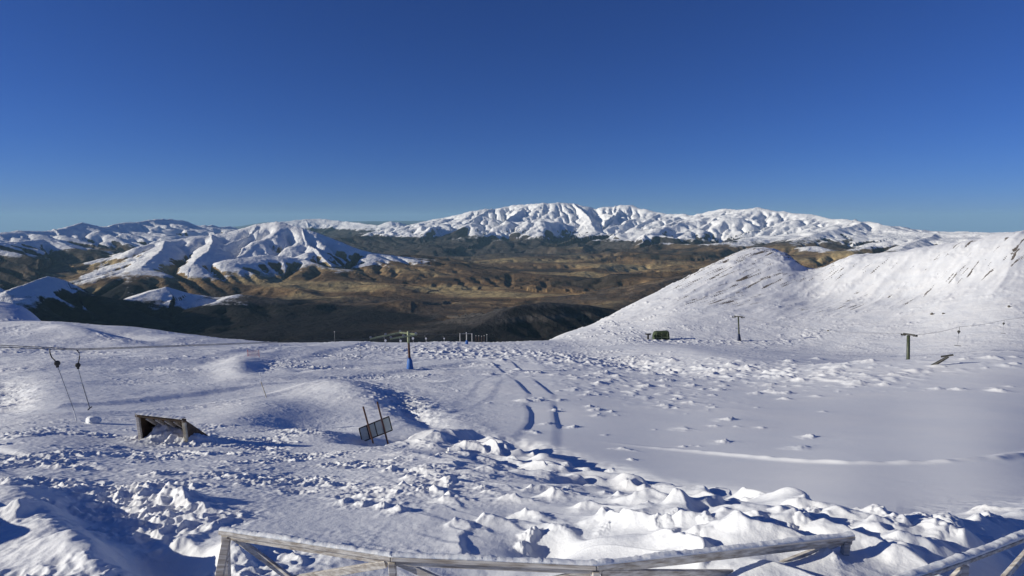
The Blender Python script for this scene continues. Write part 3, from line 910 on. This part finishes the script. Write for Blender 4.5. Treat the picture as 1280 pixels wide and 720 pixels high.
RZ = -4.12
F = [rail_pt(276, 664, RZ), rail_pt(490, 697, RZ), rail_pt(745, 708, RZ), rail_pt(1066, 671, RZ)]
fence = thing('timber_railing', (F[2].x, F[2].y, RZ - 1.2), 'long weathered timber railing with diagonal braces and rime along its top, at the bottom centre', 'railing', 'timber railings in front of the camera')
o0 = Vector(fence.location)
L_ = [p - o0 for p in F]
m = MB()
for i, (a, b) in enumerate(zip(L_[:-1], L_[1:])): m.beam(a, b, .105, .05)
m.build('top_rail', M['wood'], fence, .006)
m = MB()
for a, b in zip(L_[:-1], L_[1:]):
    m.beam(a + Vector((0, .02, -.075)), b + Vector((0, .02, -.075)), .035, .07)
m.build('lower_rail', M['wood'], fence, .004)
def post_to(p, base, w=.09):
    m = MB(); m.beam(p - Vector((0, 0, .03)), base, w, w, Vector((1, 0, 0))); return m
for i, (p, dx) in enumerate(zip(L_, (-.02, .05, .0, -.10))):
    off = Vector((.06 if i == 0 else (-.08 if i == 3 else 0), .0, 0))
    post_to(p + off + Vector((0,0,-.03)), p + off + Vector((dx, -.02, -1.25)), .085).build('post', M['wood'], fence, .006)
def brace(a, b, w=.045, h=.09):
    MB().beam(a, b, w, h).build('brace', M['wood'], fence, .004)
def lerp(a, b, t): return a.lerp(b, t)
brace(L_[0] + Vector((.14, .03, -.08)), lerp(L_[0], L_[1], .62) + Vector((0, .03, -.80)))
brace(L_[0] + Vector((.10, -.06, -.09)), L_[0] + Vector((.22, -.85, -.80)), .10, .06)
brace(L_[1] + Vector((-.08, .03, -.10)), lerp(L_[0], L_[1], .36) + Vector((0, .10, -.62)))
brace(L_[1] + Vector((.08, .03, -.08)), lerp(L_[1], L_[2], .55) + Vector((0, .03, -.62)))
brace(L_[2] + Vector((-.07, .03, -.10)), lerp(L_[1], L_[2], .40) + Vector((0, .06, -.50)))
brace(L_[2] + Vector((.07, .03, -.10)), lerp(L_[2], L_[3], .55) + Vector((0, .03, -.34)))
brace(L_[3] + Vector((-.16, .03, -.09)), lerp(L_[2], L_[3], .45) + Vector((0, .03, -.52)))
frost_cap([p + Vector((0, .01, .026)) for p in L_], .10, 3).build('rime_crust', M['frost'], fence, smooth=True)

G2 = [rail_pt(1122, 728, RZ + .15), rail_pt(1205, 700, RZ + .15), rail_pt(1300, 664, RZ + .15), rail_pt(1400, 615, RZ + .15)]
f2 = thing('timber_railing', (G2[1].x, G2[1].y, RZ - 1.0), 'timber railing rising out of the bottom right corner beyond a gap', 'railing', 'timber railings in front of the camera')
o0 = Vector(f2.location); L2 = [p - o0 for p in G2]
m = MB()
for a, b in zip(L2[:-1], L2[1:]): m.beam(a, b, .11, .05)
m.build('top_rail', M['wood'], f2, .006)
for k in (0, 1, 2, 3):
    p = L2[k]
    post_to(p + Vector((0,0,-.03)), p + Vector((.0, 0, -1.2)), .085).build('post', M['wood'], f2, .006)
MB().beam(L2[2] + Vector((-.02, .0, -.12)), lerp(L2[0], L2[1], .9) + Vector((.1, -.06, -.70)), .045, .09).build('brace', M['wood'], f2, .004)
MB().beam(L2[1] + Vector((.0, .0, -.10)), lerp(L2[0], L2[1], .3) + Vector((0, -.0, -.50)), .045, .09).build('brace', M['wood'], f2, .004)
frost_cap([p + Vector((0, .01, .026)) for p in L2], .11, 8).build('rime_crust', M['frost'], f2, smooth=True)

# ---- the buried lean-to shelter
gb = ground(205, 546)
k = mpp(gb)
sh = thing('timber_shelter', gb, 'dark timber lean-to shelter half buried in snow with an open front', 'shelter')
az_ = math.atan2(gb.x, gb.y)
rt = Vector((math.cos(az_), -math.sin(az_), 0)); fw = Vector((math.sin(az_), math.cos(az_), 0)); up = Vector((0, 0, 1))
def at_px(px, py, dfw=0.0):
    """point dfw metres beyond the shelter's own plane on a sight line"""
    a, mm = ray(px, py)
    d = math.hypot(gb.x, gb.y) + dfw
    r = d / math.cos(a - az_)
    return Vector((r * math.sin(a), r * math.cos(a), float(mm) * r)) - gb
FLt, FLb = at_px(172, 519, .5), at_px(176, 549, .5)
FRt, FRb = at_px(229.5, 525.5, -.6), at_px(234, 556, -.6)
dep = (rt * .85 + fw * .7).normalized()
BRb = FRb + (at_px(264, 551, 1.0) - FRb); BRt = BRb + Vector((0, 0, .1))
shift = BRt - FRt
BLt = FLt + shift; BLb = FLb + (BRb - FRb)
MB().poly_prism([FLt, FRt, BRt, BLt], Vector((0, 0, .07))).build('roof', M['dark_wood'], sh)
n_ = (FRt - FLt).normalized()
MB().poly_prism([FRt, FRb, BRb, BRt], n_ * .06).build('side_wall', M['dark_wood'], sh)
MB().poly_prism([FLt, FLb, BLb, BLt], -n_ * .06).build('side_wall', M['dark_wood'], sh)
for t in (0, 1):
    a, b = ((FLt, FLb), (FRt, FRb))[t]
    MB().beam(a - fw * .05 + up * .04, b - fw * .05, .13, .13, Vector((1, 0, 0))).build('corner_post', M['bamboo'] if t else M['wood'], sh, .01)
m = MB()
for t in (.2, .4, .6, .8):
    a = FLt.lerp(FRt, t) - Vector((0, 0, .09)); b = BLt.lerp(BRt, t) - Vector((0, 0, .09)); m.beam(a, b, .09, .12)
m.build('rafters', M['wood'], sh)
MB().beam(FLt.lerp(BLt, .45) - up * .2, FRt.lerp(BRt, .45) - up * .2, .12, .14).build('purlin', M['wood'], sh)
m = MB(); m.beam(FLt - fw * .09 - n_ * .1 + up * .02, FRt - fw * .09 + n_ * .1 + up * .02, .06, .16); m.build('fascia', M['dark_wood'], sh)
frost_cap([FLt + up * .10 - fw * .02, FRt + up * .10 - fw * .02], .34, 12).build('snow_strip', M['snow'], sh, smooth=True)

# ---- the leaning trail board
gb2 = ground(478, 557)
k = mpp(gb2)
bd = thing('piste_board', gb2, 'four-panel board on two tall leaning posts standing in the snow', 'sign board', rz=-math.atan2(gb2.x, gb2.y))
tilt = Matrix.Rotation(R(-13.5), 3, 'Y'); 
def bl(px, py, y=0):      # local plane coordinates of a picture point
    return Vector(((px - 478) * k, y, -(py - 557) * k * 1.02))
for (a, b) in (((456, 506), (470, 566)), ((473, 501), (486.5, 562))):
    MB().tube([bl(*a, -.07), bl(*b, -.07)], .045, 8).build('post', M['rust'], bd)
C4 = [(450.3, 533.5), (486.6, 521), (490.6, 538.5), (453.8, 550.5)]
def bi(u, v):
    t = (C4[0][0] + (C4[1][0] - C4[0][0]) * u, C4[0][1] + (C4[1][1] - C4[0][1]) * u)
    b = (C4[3][0] + (C4[2][0] - C4[3][0]) * u, C4[3][1] + (C4[2][1] - C4[3][1]) * u)
    return t[0] + (b[0] - t[0]) * v, t[1] + (b[1] - t[1]) * v
for u0, u1 in ((.01, .235), (.27, .49), (.525, .745), (.78, .985)):
    MB().poly_prism([bl(*bi(u0, .05), 0), bl(*bi(u1, .05), 0), bl(*bi(u1, .95), 0), bl(*bi(u0, .95), 0)], (0, .03, 0)).build('panel', M['panel'], bd)
m = MB()
for q0, q1 in (((0, 0), (1, 0)), ((0, 1), (1, 1))): m.beam(bl(*bi(*q0), .01), bl(*bi(*q1), .01), .05, .05)
for u in (0, .252, .508, .763, 1): m.beam(bl(*bi(u, 0), .01), bl(*bi(u, 1), .01), .05, .055)
m.build('frame', M['dark_steel'], bd)
MB().tube([bl(456, 562, -.05), bl(459, 553, -.02)], .05, 6).build('strut', M['rust'], bd)

# ---- surface lift on the left
def local_axes(p):
    a = math.atan2(p.x, p.y)
    return Vector((math.cos(a), -math.sin(a), 0)), Vector((math.sin(a), math.cos(a), 0))

gT = ground(512.5, 461.5)
kT = mpp(gT)
tw = thing('lift_tower', gT, 'lift tower with blue padded foot and two long pale green sheave beams at the crest', 'lift tower', 'towers of the ski tows')
r_, f_ = local_axes(gT)
def tl(px, py, y=0): return r_ * ((px - 512.5) * kT) + f_ * y + Vector((0, 0, -(py - 461.5) * kT * 1.02 - .32 * y * 0))
MB().tube([tl(512.5, 463), tl(511.6, 432), tl(511.2, 416)], [.24, .19, .17], 12).build('mast', M['rust'], tw, smooth=True)
MB().tube([tl(511.25, 429), tl(511.2, 414.5)], .21, 12).build('mast_collar', M['light_steel'], tw, smooth=True)
MB().tube([tl(512.6, 461.5), tl(512.6, 460), tl(512.3, 450), tl(512.1, 447)], [.58, .60, .42, .28], 12).build('base_pad', M['blue_pad'], tw, smooth=True)
MB().beam(tl(500.5, 416.2, .6), tl(522, 417.8, -.6), .22, .25).build('crossarm', M['light_steel'], tw)
for (a, b, y) in (((464, 423.2), (502.5, 416.3), .6), ((489, 422.3), (521.5, 418.2), -.6)):
    bmx = MB().beam(tl(*a, y), tl(*b, y), .20, .24).build('sheave_beam', M['light_steel'], tw)
    for t in (.03, .5, .97):
        p = tl(*a, y).lerp(tl(*b, y), t) + Vector((0, 0, .2))
        MB().tube([p - f_ * .08, p + f_ * .08], .24, 12).build('sheave', M['steel'], bmx)

def cable(name, P, rad, label, sag=0.0):
    m = MB(); Q = []
    for a, b in zip(P[:-1], P[1:]):
        for i in range(12):
            t = i / 12; p = a.lerp(b, t); p.z -= sag * 4 * t * (1 - t); Q.append(p)
    Q.append(P[-1])
    m.tube(Q, rad, 6)
    o = m.build(name, M['dark_steel'])
    return tag(o, label, 'cable', 'haul cables of the ski tows')

cA = [on_ray(-330, 418, 44), on_ray(-20, 430.5, 43), on_ray(98, 436.2, 46), gT + tl(464, 422.6, .6), gT + tl(502, 416, .6)]
cB = [on_ray(-330, 422, 41), on_ray(-20, 433.0, 40), on_ray(98, 437.6, 44), gT + tl(489, 421.6, -.6), gT + tl(521, 417.6, -.6)]
cable('haul_cable', cA, .022, 'upper of the two dark cables running from the left edge to the crest tower')
cable('haul_cable', cB, .022, 'lower of the two dark cables running from the left edge to the crest tower')

TG = 'spring hangers hanging from the tow cables'
def hanger(name, P, label, cord_to, bar=None, rad=.03, box=.145):
    """curved spring arm, spring box, cord and T-bar, all points world"""
    root = thing(name, P[0], label, 'tow hanger', TG)
    o = P[0]
    MB().tube([p - o for p in P], rad, 8).build('hook_arm', M['dark_steel'], root, smooth=True)
    e = P[-1] - o
    rr_x, rr_f = local_axes(P[0])
    MB().tube([e - rr_f * .10, e - rr_f*.06, e + rr_f*.06, e + rr_f * .10], [box*.7, box, box, box*.7], 12).build('spring_box', M['dark_steel'], root, smooth=False)
    MB().box(e - Vector((0, 0, box * 1.2)), (box*.7, .12, box*.9)).build('cord_guide', M['rubber'], root, .01)
    if cord_to:
        c = cord_to[0] - o
        s0 = e - Vector((0, 0, box))
        MB().tube([s0, c], .02 * max(1, rad / .03), 6).build('cord', M['steel'], root)
        if len(cord_to) > 1:
            c2 = cord_to[1] - o
            MB().tube([c, c2], .032, 8).build('drop_bar', M['white_plastic'] if bar == 'white' else M['steel'], root)
            b0 = c2 - rr_f * .3 - rr_x * .1; b1 = c2 + rr_f * .3 + rr_x * .1
            MB().tube([b0, c2 + Vector((0,0,.02)), b1], .035, 8).build('cross_bar', M['rubber'], root)
    return root
rA = 45.5
hanger('tow_hanger', [on_ray(95.5, 437, rA), on_ray(99, 441, rA), on_ray(99.5, 446, rA), on_ray(98.5, 451, rA), on_ray(97.3, 456.5, rA)],
       'tow hanger whose cord reaches down to the snow, right one of the near pair', [on_ray(103, 480, rA), on_ray(112.3, 510.5, rA)])
rB = 41
hanger('tow_hanger', [on_ray(62, 436, rB), on_ray(62.5, 441, rB), on_ray(64.5, 446.5, rB), on_ray(68, 450, rB), on_ray(71.5, 454, rB)],
       'tow hanger with a thin cord and pale bar, left one of the near pair', [on_ray(92.5, 513, rB), on_ray(101, 547, rB)], 'white')

# small hangers far along both tows
hs = thing('tow_hanger', on_ray(480, 421, 137), 'small pale tow hanger below the far tow line left of the blue-footed tower', 'tow hanger', TG)
MB().tube([Vector((0, 0, 0)), Vector((.05, 0, -.4)), Vector((.3, 0, -.75))], .05, 6).build('hook_arm', M['steel'], hs)
MB().tube([Vector((.3, -.12, -.85)), Vector((.3, .12, -.85))], .26, 10).build('spring_box', M['white_plastic'], hs)
MB().tube([Vector((.3, 0, -.9)), Vector((.45, 0, -3.0))], .022, 6).build('cord', M['white_plastic'], hs)
MB().tube([Vector((.1, 0, -3.0)), Vector((.8, 0, -3.0))], .05, 6).build('cross_bar', M['rubber'], hs)
for (px_, py_, r__, lb) in [(499, 421.5, 139, 'small pale tow hanger just left of the mast of the blue-footed tower'),
                            (514.5, 418.5, 142, 'small pale tow hanger just right of the mast of the blue-footed tower'),
                            (531, 419.3, 165, 'small tow hanger nearest right of the blue-footed tower'),
                            (554, 420, 200, 'farthest small tow hanger right of the blue-footed tower')]:
    copy_thing(hs, on_ray(px_, py_, r__), lb)

g5 = ground(583.5, 430)
k5 = mpp(g5)
st = thing('lift_tower', g5, 'short far tower with a small blue foot just before the snow crest', 'lift tower', 'towers of the ski tows')
MB().tube([Vector((0, 0, -.2)), Vector((0, 0, 13 * k5))], .14, 8).build('mast', M['steel'], st)
MB().tube([Vector((0, 0, -.1)), Vector((0, 0, 3.6 * k5)), Vector((0, 0, 5.0 * k5))], [.50, .42, .2], 10).build('base_pad', M['blue_pad'], st)
MB().beam(Vector((-1.6, 0, 13 * k5)), Vector((1.6, 0, 13 * k5)), .18, .2).build('crossarm', M['steel'], st)
cable('haul_cable', [gT + tl(521, 417.6, -.6), g5 + Vector((-1.4, 0, 13.4 * k5))], .03, 'far haul cable between the blue-footed crest tower and the short tower behind it', .25)
cable('haul_cable', [gT + tl(502, 416, .6), g5 + Vector((1.4, 0, 13.4 * k5))], .03, 'far haul cable from the upper sheave beam of the crest tower to the short tower', .25)

# thin poles
def pole(base_px, top_px, rad, mat, label, group, name='marker_pole', r=None, sink=.3, cap=False):
    g = ground(*base_px)
    kk = mpp(g)
    rx, fx = local_axes(g)
    top = rx * ((top_px[0] - base_px[0]) * kk) + Vector((0, 0, (base_px[1] - top_px[1]) * kk))
    root = thing(name, g, label, 'pole', group)
    MB().tube([-top.normalized() * sink, top], [rad, rad * .8], 8).build('shaft', mat, root)
    MB().tube([top * .92, top * 1.0], rad * 1.35, 8).build('rime_sleeve', M['frost'], root)
    return root
PG = 'marker poles in the snow'
pole((427, 456), (426.5, 441), .07, M['white_plastic'], 'white marker pole, nearest of the group left of the blue-footed tower', PG)
pole((450.5, 447), (450.5, 427.5), .05, M['steel'], 'grey marker pole midway between the white pole and the blue-footed tower', PG)
pole((482, 438), (482, 424), .05, M['steel'], 'grey marker pole just left of the blue-footed tower', PG)
pole((353, 458), (353, 449), .06, M['white_plastic'], 'short white marker pole in the bend of the snow track', PG)
pole((326, 471), (324.8, 465), .06, M['white_plastic'], 'white marker stub below the bend of the snow track', PG)
pole((333, 497), (327, 474), .04, M['bamboo'], 'thin leaning cane above the long lit drift', PG)
pole((418.5, 428), (418.5, 414), .05, M['steel'], 'lone far pole on the crest left of the blue-footed tower', PG)
FG = 'row of fence poles on the crest'
for i, (px_, t_, mt, lb) in enumerate([(575, 416, 'white_plastic', 'pale fence pole leftmost of the row on the crest'),
        (583, 414.5, 'white_plastic', 'tallest pale fence pole on the crest above the small blue foot'), (590, 416, 'white_plastic', 'pale fence pole third from the left on the crest'),
        (595, 418, 'rust', 'brown fence pole, first right of the pale ones on the crest'), (598.5, 418, 'rust', 'brown fence pole, second right of the pale ones on the crest'),
        (602, 418.5, 'rust', 'brown fence pole, third right of the pale ones on the crest'), (605.2, 418.5, 'rust', 'brown fence pole next to the rightmost post on the crest'),
        (608.6, 416.5, 'steel', 'rightmost fence pole of the row on the crest')]):
    pole((px_, 426.5), (px_, t_), .10 if mt != 'rust' else .08, M[mt], lb, FG, 'fence_pole')

# red safety net by the snow track
gn = ground(317, 446)
kn = mpp(gn); rn_, fn_ = local_axes(gn)
nt_ = thing('safety_net', gn, 'faded red safety net between two short stakes at the left of the snow track', 'net')
for xx, hh in ((-1.0, 1.5), (1.0, 1.3)):
    MB().tube([rn_ * xx - Vector((0, 0, .2)), rn_ * xx + Vector((0, 0, hh))], .05, 6).build('stake', M['red_net'], nt_)
m = MB()
for i in range(6):
    z_ = .2 + i * .2; m.beam(rn_ * -1.0 + Vector((0, 0, z_ + .1)), rn_ * 1.0 + Vector((0, 0, z_ - .1)), .012, .022)
for i in range(14):
    x_ = -1 + i * 2 / 13; m.beam(rn_ * x_ + Vector((0, 0, .15)), rn_ * x_ + Vector((0, 0, 1.25)), .012, .022)
m.build('mesh', M['red_net'], nt_)

# ---- the lift on the right
def t_tower(base_px, top_px, head_px, label, pad, base_r=None):
    g = ground(*base_px) if base_r is None else on_ray(*base_px, base_r)
    kk = mpp(g); rx, fx = local_axes(g)
    def q(px, py, y=0): return rx * ((px - base_px[0]) * kk) + fx * y + Vector((0, 0, (base_px[1] - py) * kk))
    root = thing('lift_tower', g, label, 'lift tower', 'towers of the ski tows')
    MB().tube([q(base_px[0], base_px[1] + 6), q(*lerp2(base_px, top_px, .28)), q(*top_px)], [.30, .27, .25] if pad else [.38, .34, .31], 12).build('mast', M['green_steel'], root, smooth=True)
    if pad:
        MB().tube([q(base_px[0], base_px[1] + 3), q(base_px[0] , base_px[1] ), q(*lerp2(base_px, top_px, .28))], [.72, .70, .38], 12).build('base_pad', M['navy_pad'], root, smooth=True)
    else:
        MB().tube([q(base_px[0], base_px[1] + 7), q(*lerp2(base_px, top_px, .24))], .46, 12).build('base_sleeve', M['dark_steel'], root, smooth=True)
    x0, x1, y = head_px
    MB().beam(q(x0, y, .5), q(x1, y, -.5), .28, .34).build('crossarm', M['dark_steel'], root)
    for xs in (x0, x1):
        hb = MB().beam(q(xs - 2.2, y + 1.6, .3), q(xs + 2.2, y + 1.2, -.3), .16, .22).build('sheave_beam', M['dark_steel'], root)
        for t in (-1.6, 1.6):
            p = q(xs + t, y + .9)
            MB().tube([p - fx * .09, p + fx * .09], .2, 10).build('sheave', M['rubber'], hb)
    return root, g, q
def lerp2(a, b, t): return (a[0] + (b[0] - a[0]) * t, a[1] + (b[1] - a[1]) * t)
tw2, g2_, q2 = t_tower((1135, 459), (1133, 419), (1127.5, 1140, 417.6), 'dark T-headed lift tower standing alone behind the snow lip at the right', False, 152)
tw3, g3_, q3 = t_tower((924, 426), (921.8, 396), (916.5, 927, 395.6), 'slim T-headed lift tower with a dark flared foot below the rocky ridge', True)
# its line to the upper right
pA = g2_ + q2(1141, 417.2); pB = on_ray(1199, 408.5, 185); pC = on_ray(1255, 400, 215); pD = on_ray(1320, 388, 250)
cable('haul_cable', [pA, pB, pC, pD], .03, 'right-hand haul cable climbing from the T-headed tower to the right edge', .3)
pE = g3_ + q3(927, 395)
cable('haul_cable', [g2_ + q2(1126.5, 417.2), pE], .018, 'thin haul cable spanning between the two T-headed towers', 1.6)
hR = hanger('tow_hanger', [pB, pB + Vector((.1, 0, -.6)), pB + Vector((0, 0, -1.2))], 'tow hanger right of the lone T-headed tower', [on_ray(1197, 431, 183)], None, .05, .34)
rx_, _f = local_axes(pB); e_ = on_ray(1197, 432, 183) - pB
MB().tube([e_ - rx_ * .7, e_ + rx_ * .7], .07, 6).build('cross_bar', M['rubber'], hR)
hR2 = copy_thing(hR, pC, 'tow hanger nearest the right edge, high on the cable', None, .8)

lp = ground(1168.5, 455.5)  # solid T-shape added where the right tower's shadow falls
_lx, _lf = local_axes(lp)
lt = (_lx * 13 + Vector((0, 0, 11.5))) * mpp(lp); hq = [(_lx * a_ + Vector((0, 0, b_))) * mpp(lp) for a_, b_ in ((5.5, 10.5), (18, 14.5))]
lpn = thing('tower_shadow_shape', lp, 'dark slanting T-shape standing in for the shadow of the lone T-headed tower', 'post')
MB().tube([-lt * .25, lt * .55, lt], [.24, .20, .16], 10).build('shaft', M['dark_steel'], lpn)  # stem of the tower's shadow shape
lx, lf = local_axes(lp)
MB().beam(hq[0], hq[1], .22, .24).build('shadow_crossbar', M['dark_steel'], lpn)
# drive hut and return stand
gh = ground(826, 423.5)
kh = mpp(gh)
hut = thing('drive_hut', gh, 'dark green canvas covered hut on the snow rise below the ridge', 'hut', rz=-math.atan2(gh.x, gh.y) + .25)
W, H, Dp = 20 * kh, 9.6 * kh, 3.2
bm_ = MB()
prof = []
outline = [(-.5, -.10), (-.5, .35), (-.465, .68), (-.40, .90), (-.30, .975), (.0, 1.0), (.40, 1.04), (.455, .98), (.48, .7), (.50, .3), (.5, -.10)]
nn = 7
rings = []
for j in range(nn):
    t = j / (nn - 1); sc_ = 1 - .07 * math.cos(t * math.pi * 2) * 0 - (.06 if j in (0, nn - 1) else 0)
    rings.append([bm_.bm.verts.new((x * W * sc_, (t - .5) * Dp, z * H * (1 - (.05 if j in (0, nn - 1) else 0)) + .05 * math.sin(j * 2.1 + x * 5))) for x, z in outline])
for a, b in zip(rings[:-1], rings[1:]):
    for i in range(len(a) - 1): bm_.bm.faces.new((a[i], a[i + 1], b[i + 1], b[i]))
bm_.bm.faces.new(rings[0]); bm_.bm.faces.new(rings[-1][::-1])
bm_.build('cover', M['canvas'], hut, smooth=False)
m = MB()
for xx in (-.33, -.02, .33): m.beam((xx * W, -Dp / 2 - .03, 0), (xx * W + .05, -Dp / 2 - .03, H * .93), .05, .10, Vector((1, 0, 0)))
m.beam((-.47 * W, -Dp / 2 - .05, H * .22), (.48 * W, -Dp / 2 - .05, H * .30), .05, .10)
m.build('tie_straps', M['light_steel'], hut)
MB().box((.05 * W, -Dp / 2 - .04, H * .62), (1.1, .05, .5)).build('vent_panel', M['green_steel'], hut)
gr_ = ground(810, 424)
kr = mpp(gr_); rs = thing('return_stand', gr_, 'dark stand with a horizontal wheel beside the green hut', 'lift stand')
MB().box((0, 0, .7), (.7, .7, 2.0), None, .7).build('pedestal', M['dark_steel'], rs, .03)
MB().tube([Vector((0, 0, 1.65)), Vector((0, 0, 1.85))], 1.05, 20).build('wheel', M['dark_steel'], rs)
MB().beam(Vector((-1.1, 0, 1.95)), Vector((1.3, .2, 2.05)), .2, .14).build('guard', M['green_steel'], rs)

# ---- rocks
def rock(px, py, w_px, h_px, label, mat, seed, group=None, name='boulder'):
    g = ground(px, py); kk = mpp(g); rnd = random.Random(seed)
    bm = bmesh.new(); bmesh.ops.create_icosphere(bm, subdivisions=3, radius=1)
    o = [Vector((rnd.uniform(-1, 1), rnd.uniform(-1, 1), rnd.uniform(-.4, 1))).normalized() for _ in range(9)]
    for v in bm.verts:
        n = v.co.normalized(); rr = 1.0
        for q in o: rr = min(rr, .78 / max(.05, n.dot(q)) if n.dot(q) > .72 else rr)
        v.co = n * rr * (1 + rnd.uniform(-.03, .03))
        v.co.x *= w_px * kk / 1.7; v.co.y *= w_px * kk / 2; v.co.z *= h_px * kk * .62; v.co.z += h_px * kk * .42
    m = MB(); m.bm.free(); m.bm = bm
    ob = m.build(name, mat, smooth=False); ob.location = g
    return tag(ob, label, 'boulder', group)
rock(117, 529, 17, 9, 'snow plastered boulder between the near tow hangers and the timber shelter', M['frost'], 4)
RG = 'dark rocks poking out of the right-hand snow slope'
rock(1165, 393.5, 4.0, 2.6, 'larger dark rock on the slope straight above the lone T-headed tower', M['rock'], 6, RG, 'slope_rock')
rock(1179, 393, 3.0, 1.8, 'small dark rock just right of the larger one on the slope', M['rock'], 7, RG, 'slope_rock')
rock(1261, 384, 3.0, 2.4, 'dark rock on the slope close to the right edge', M['rock'], 8, RG, 'slope_rock')
rock(1035, 414, 2.0, 1.8, 'tiny dark rock on the slope between the two T-headed towers', M['rock'], 9, RG, 'slope_rock')

# ---- the air of the basin
m_, nt2, b2 = nodes_of('haze')
nt2.nodes.remove(b2)
pv = nt2.nodes.new('ShaderNodeVolumePrincipled')
pv.inputs['Color'].default_value = (.45, .78, 1.0, 1)
pv.inputs['Density'].default_value = 7e-6
pv.inputs['Anisotropy'].default_value = 0.0
nt2.links.new(pv.outputs[0], nt2.nodes['Material Output'].inputs['Volume'])
hz = MB().box((0, 0, -1400), (320000, 320000, 5600)).build('haze', m_)
hz['kind'] = 'stuff'
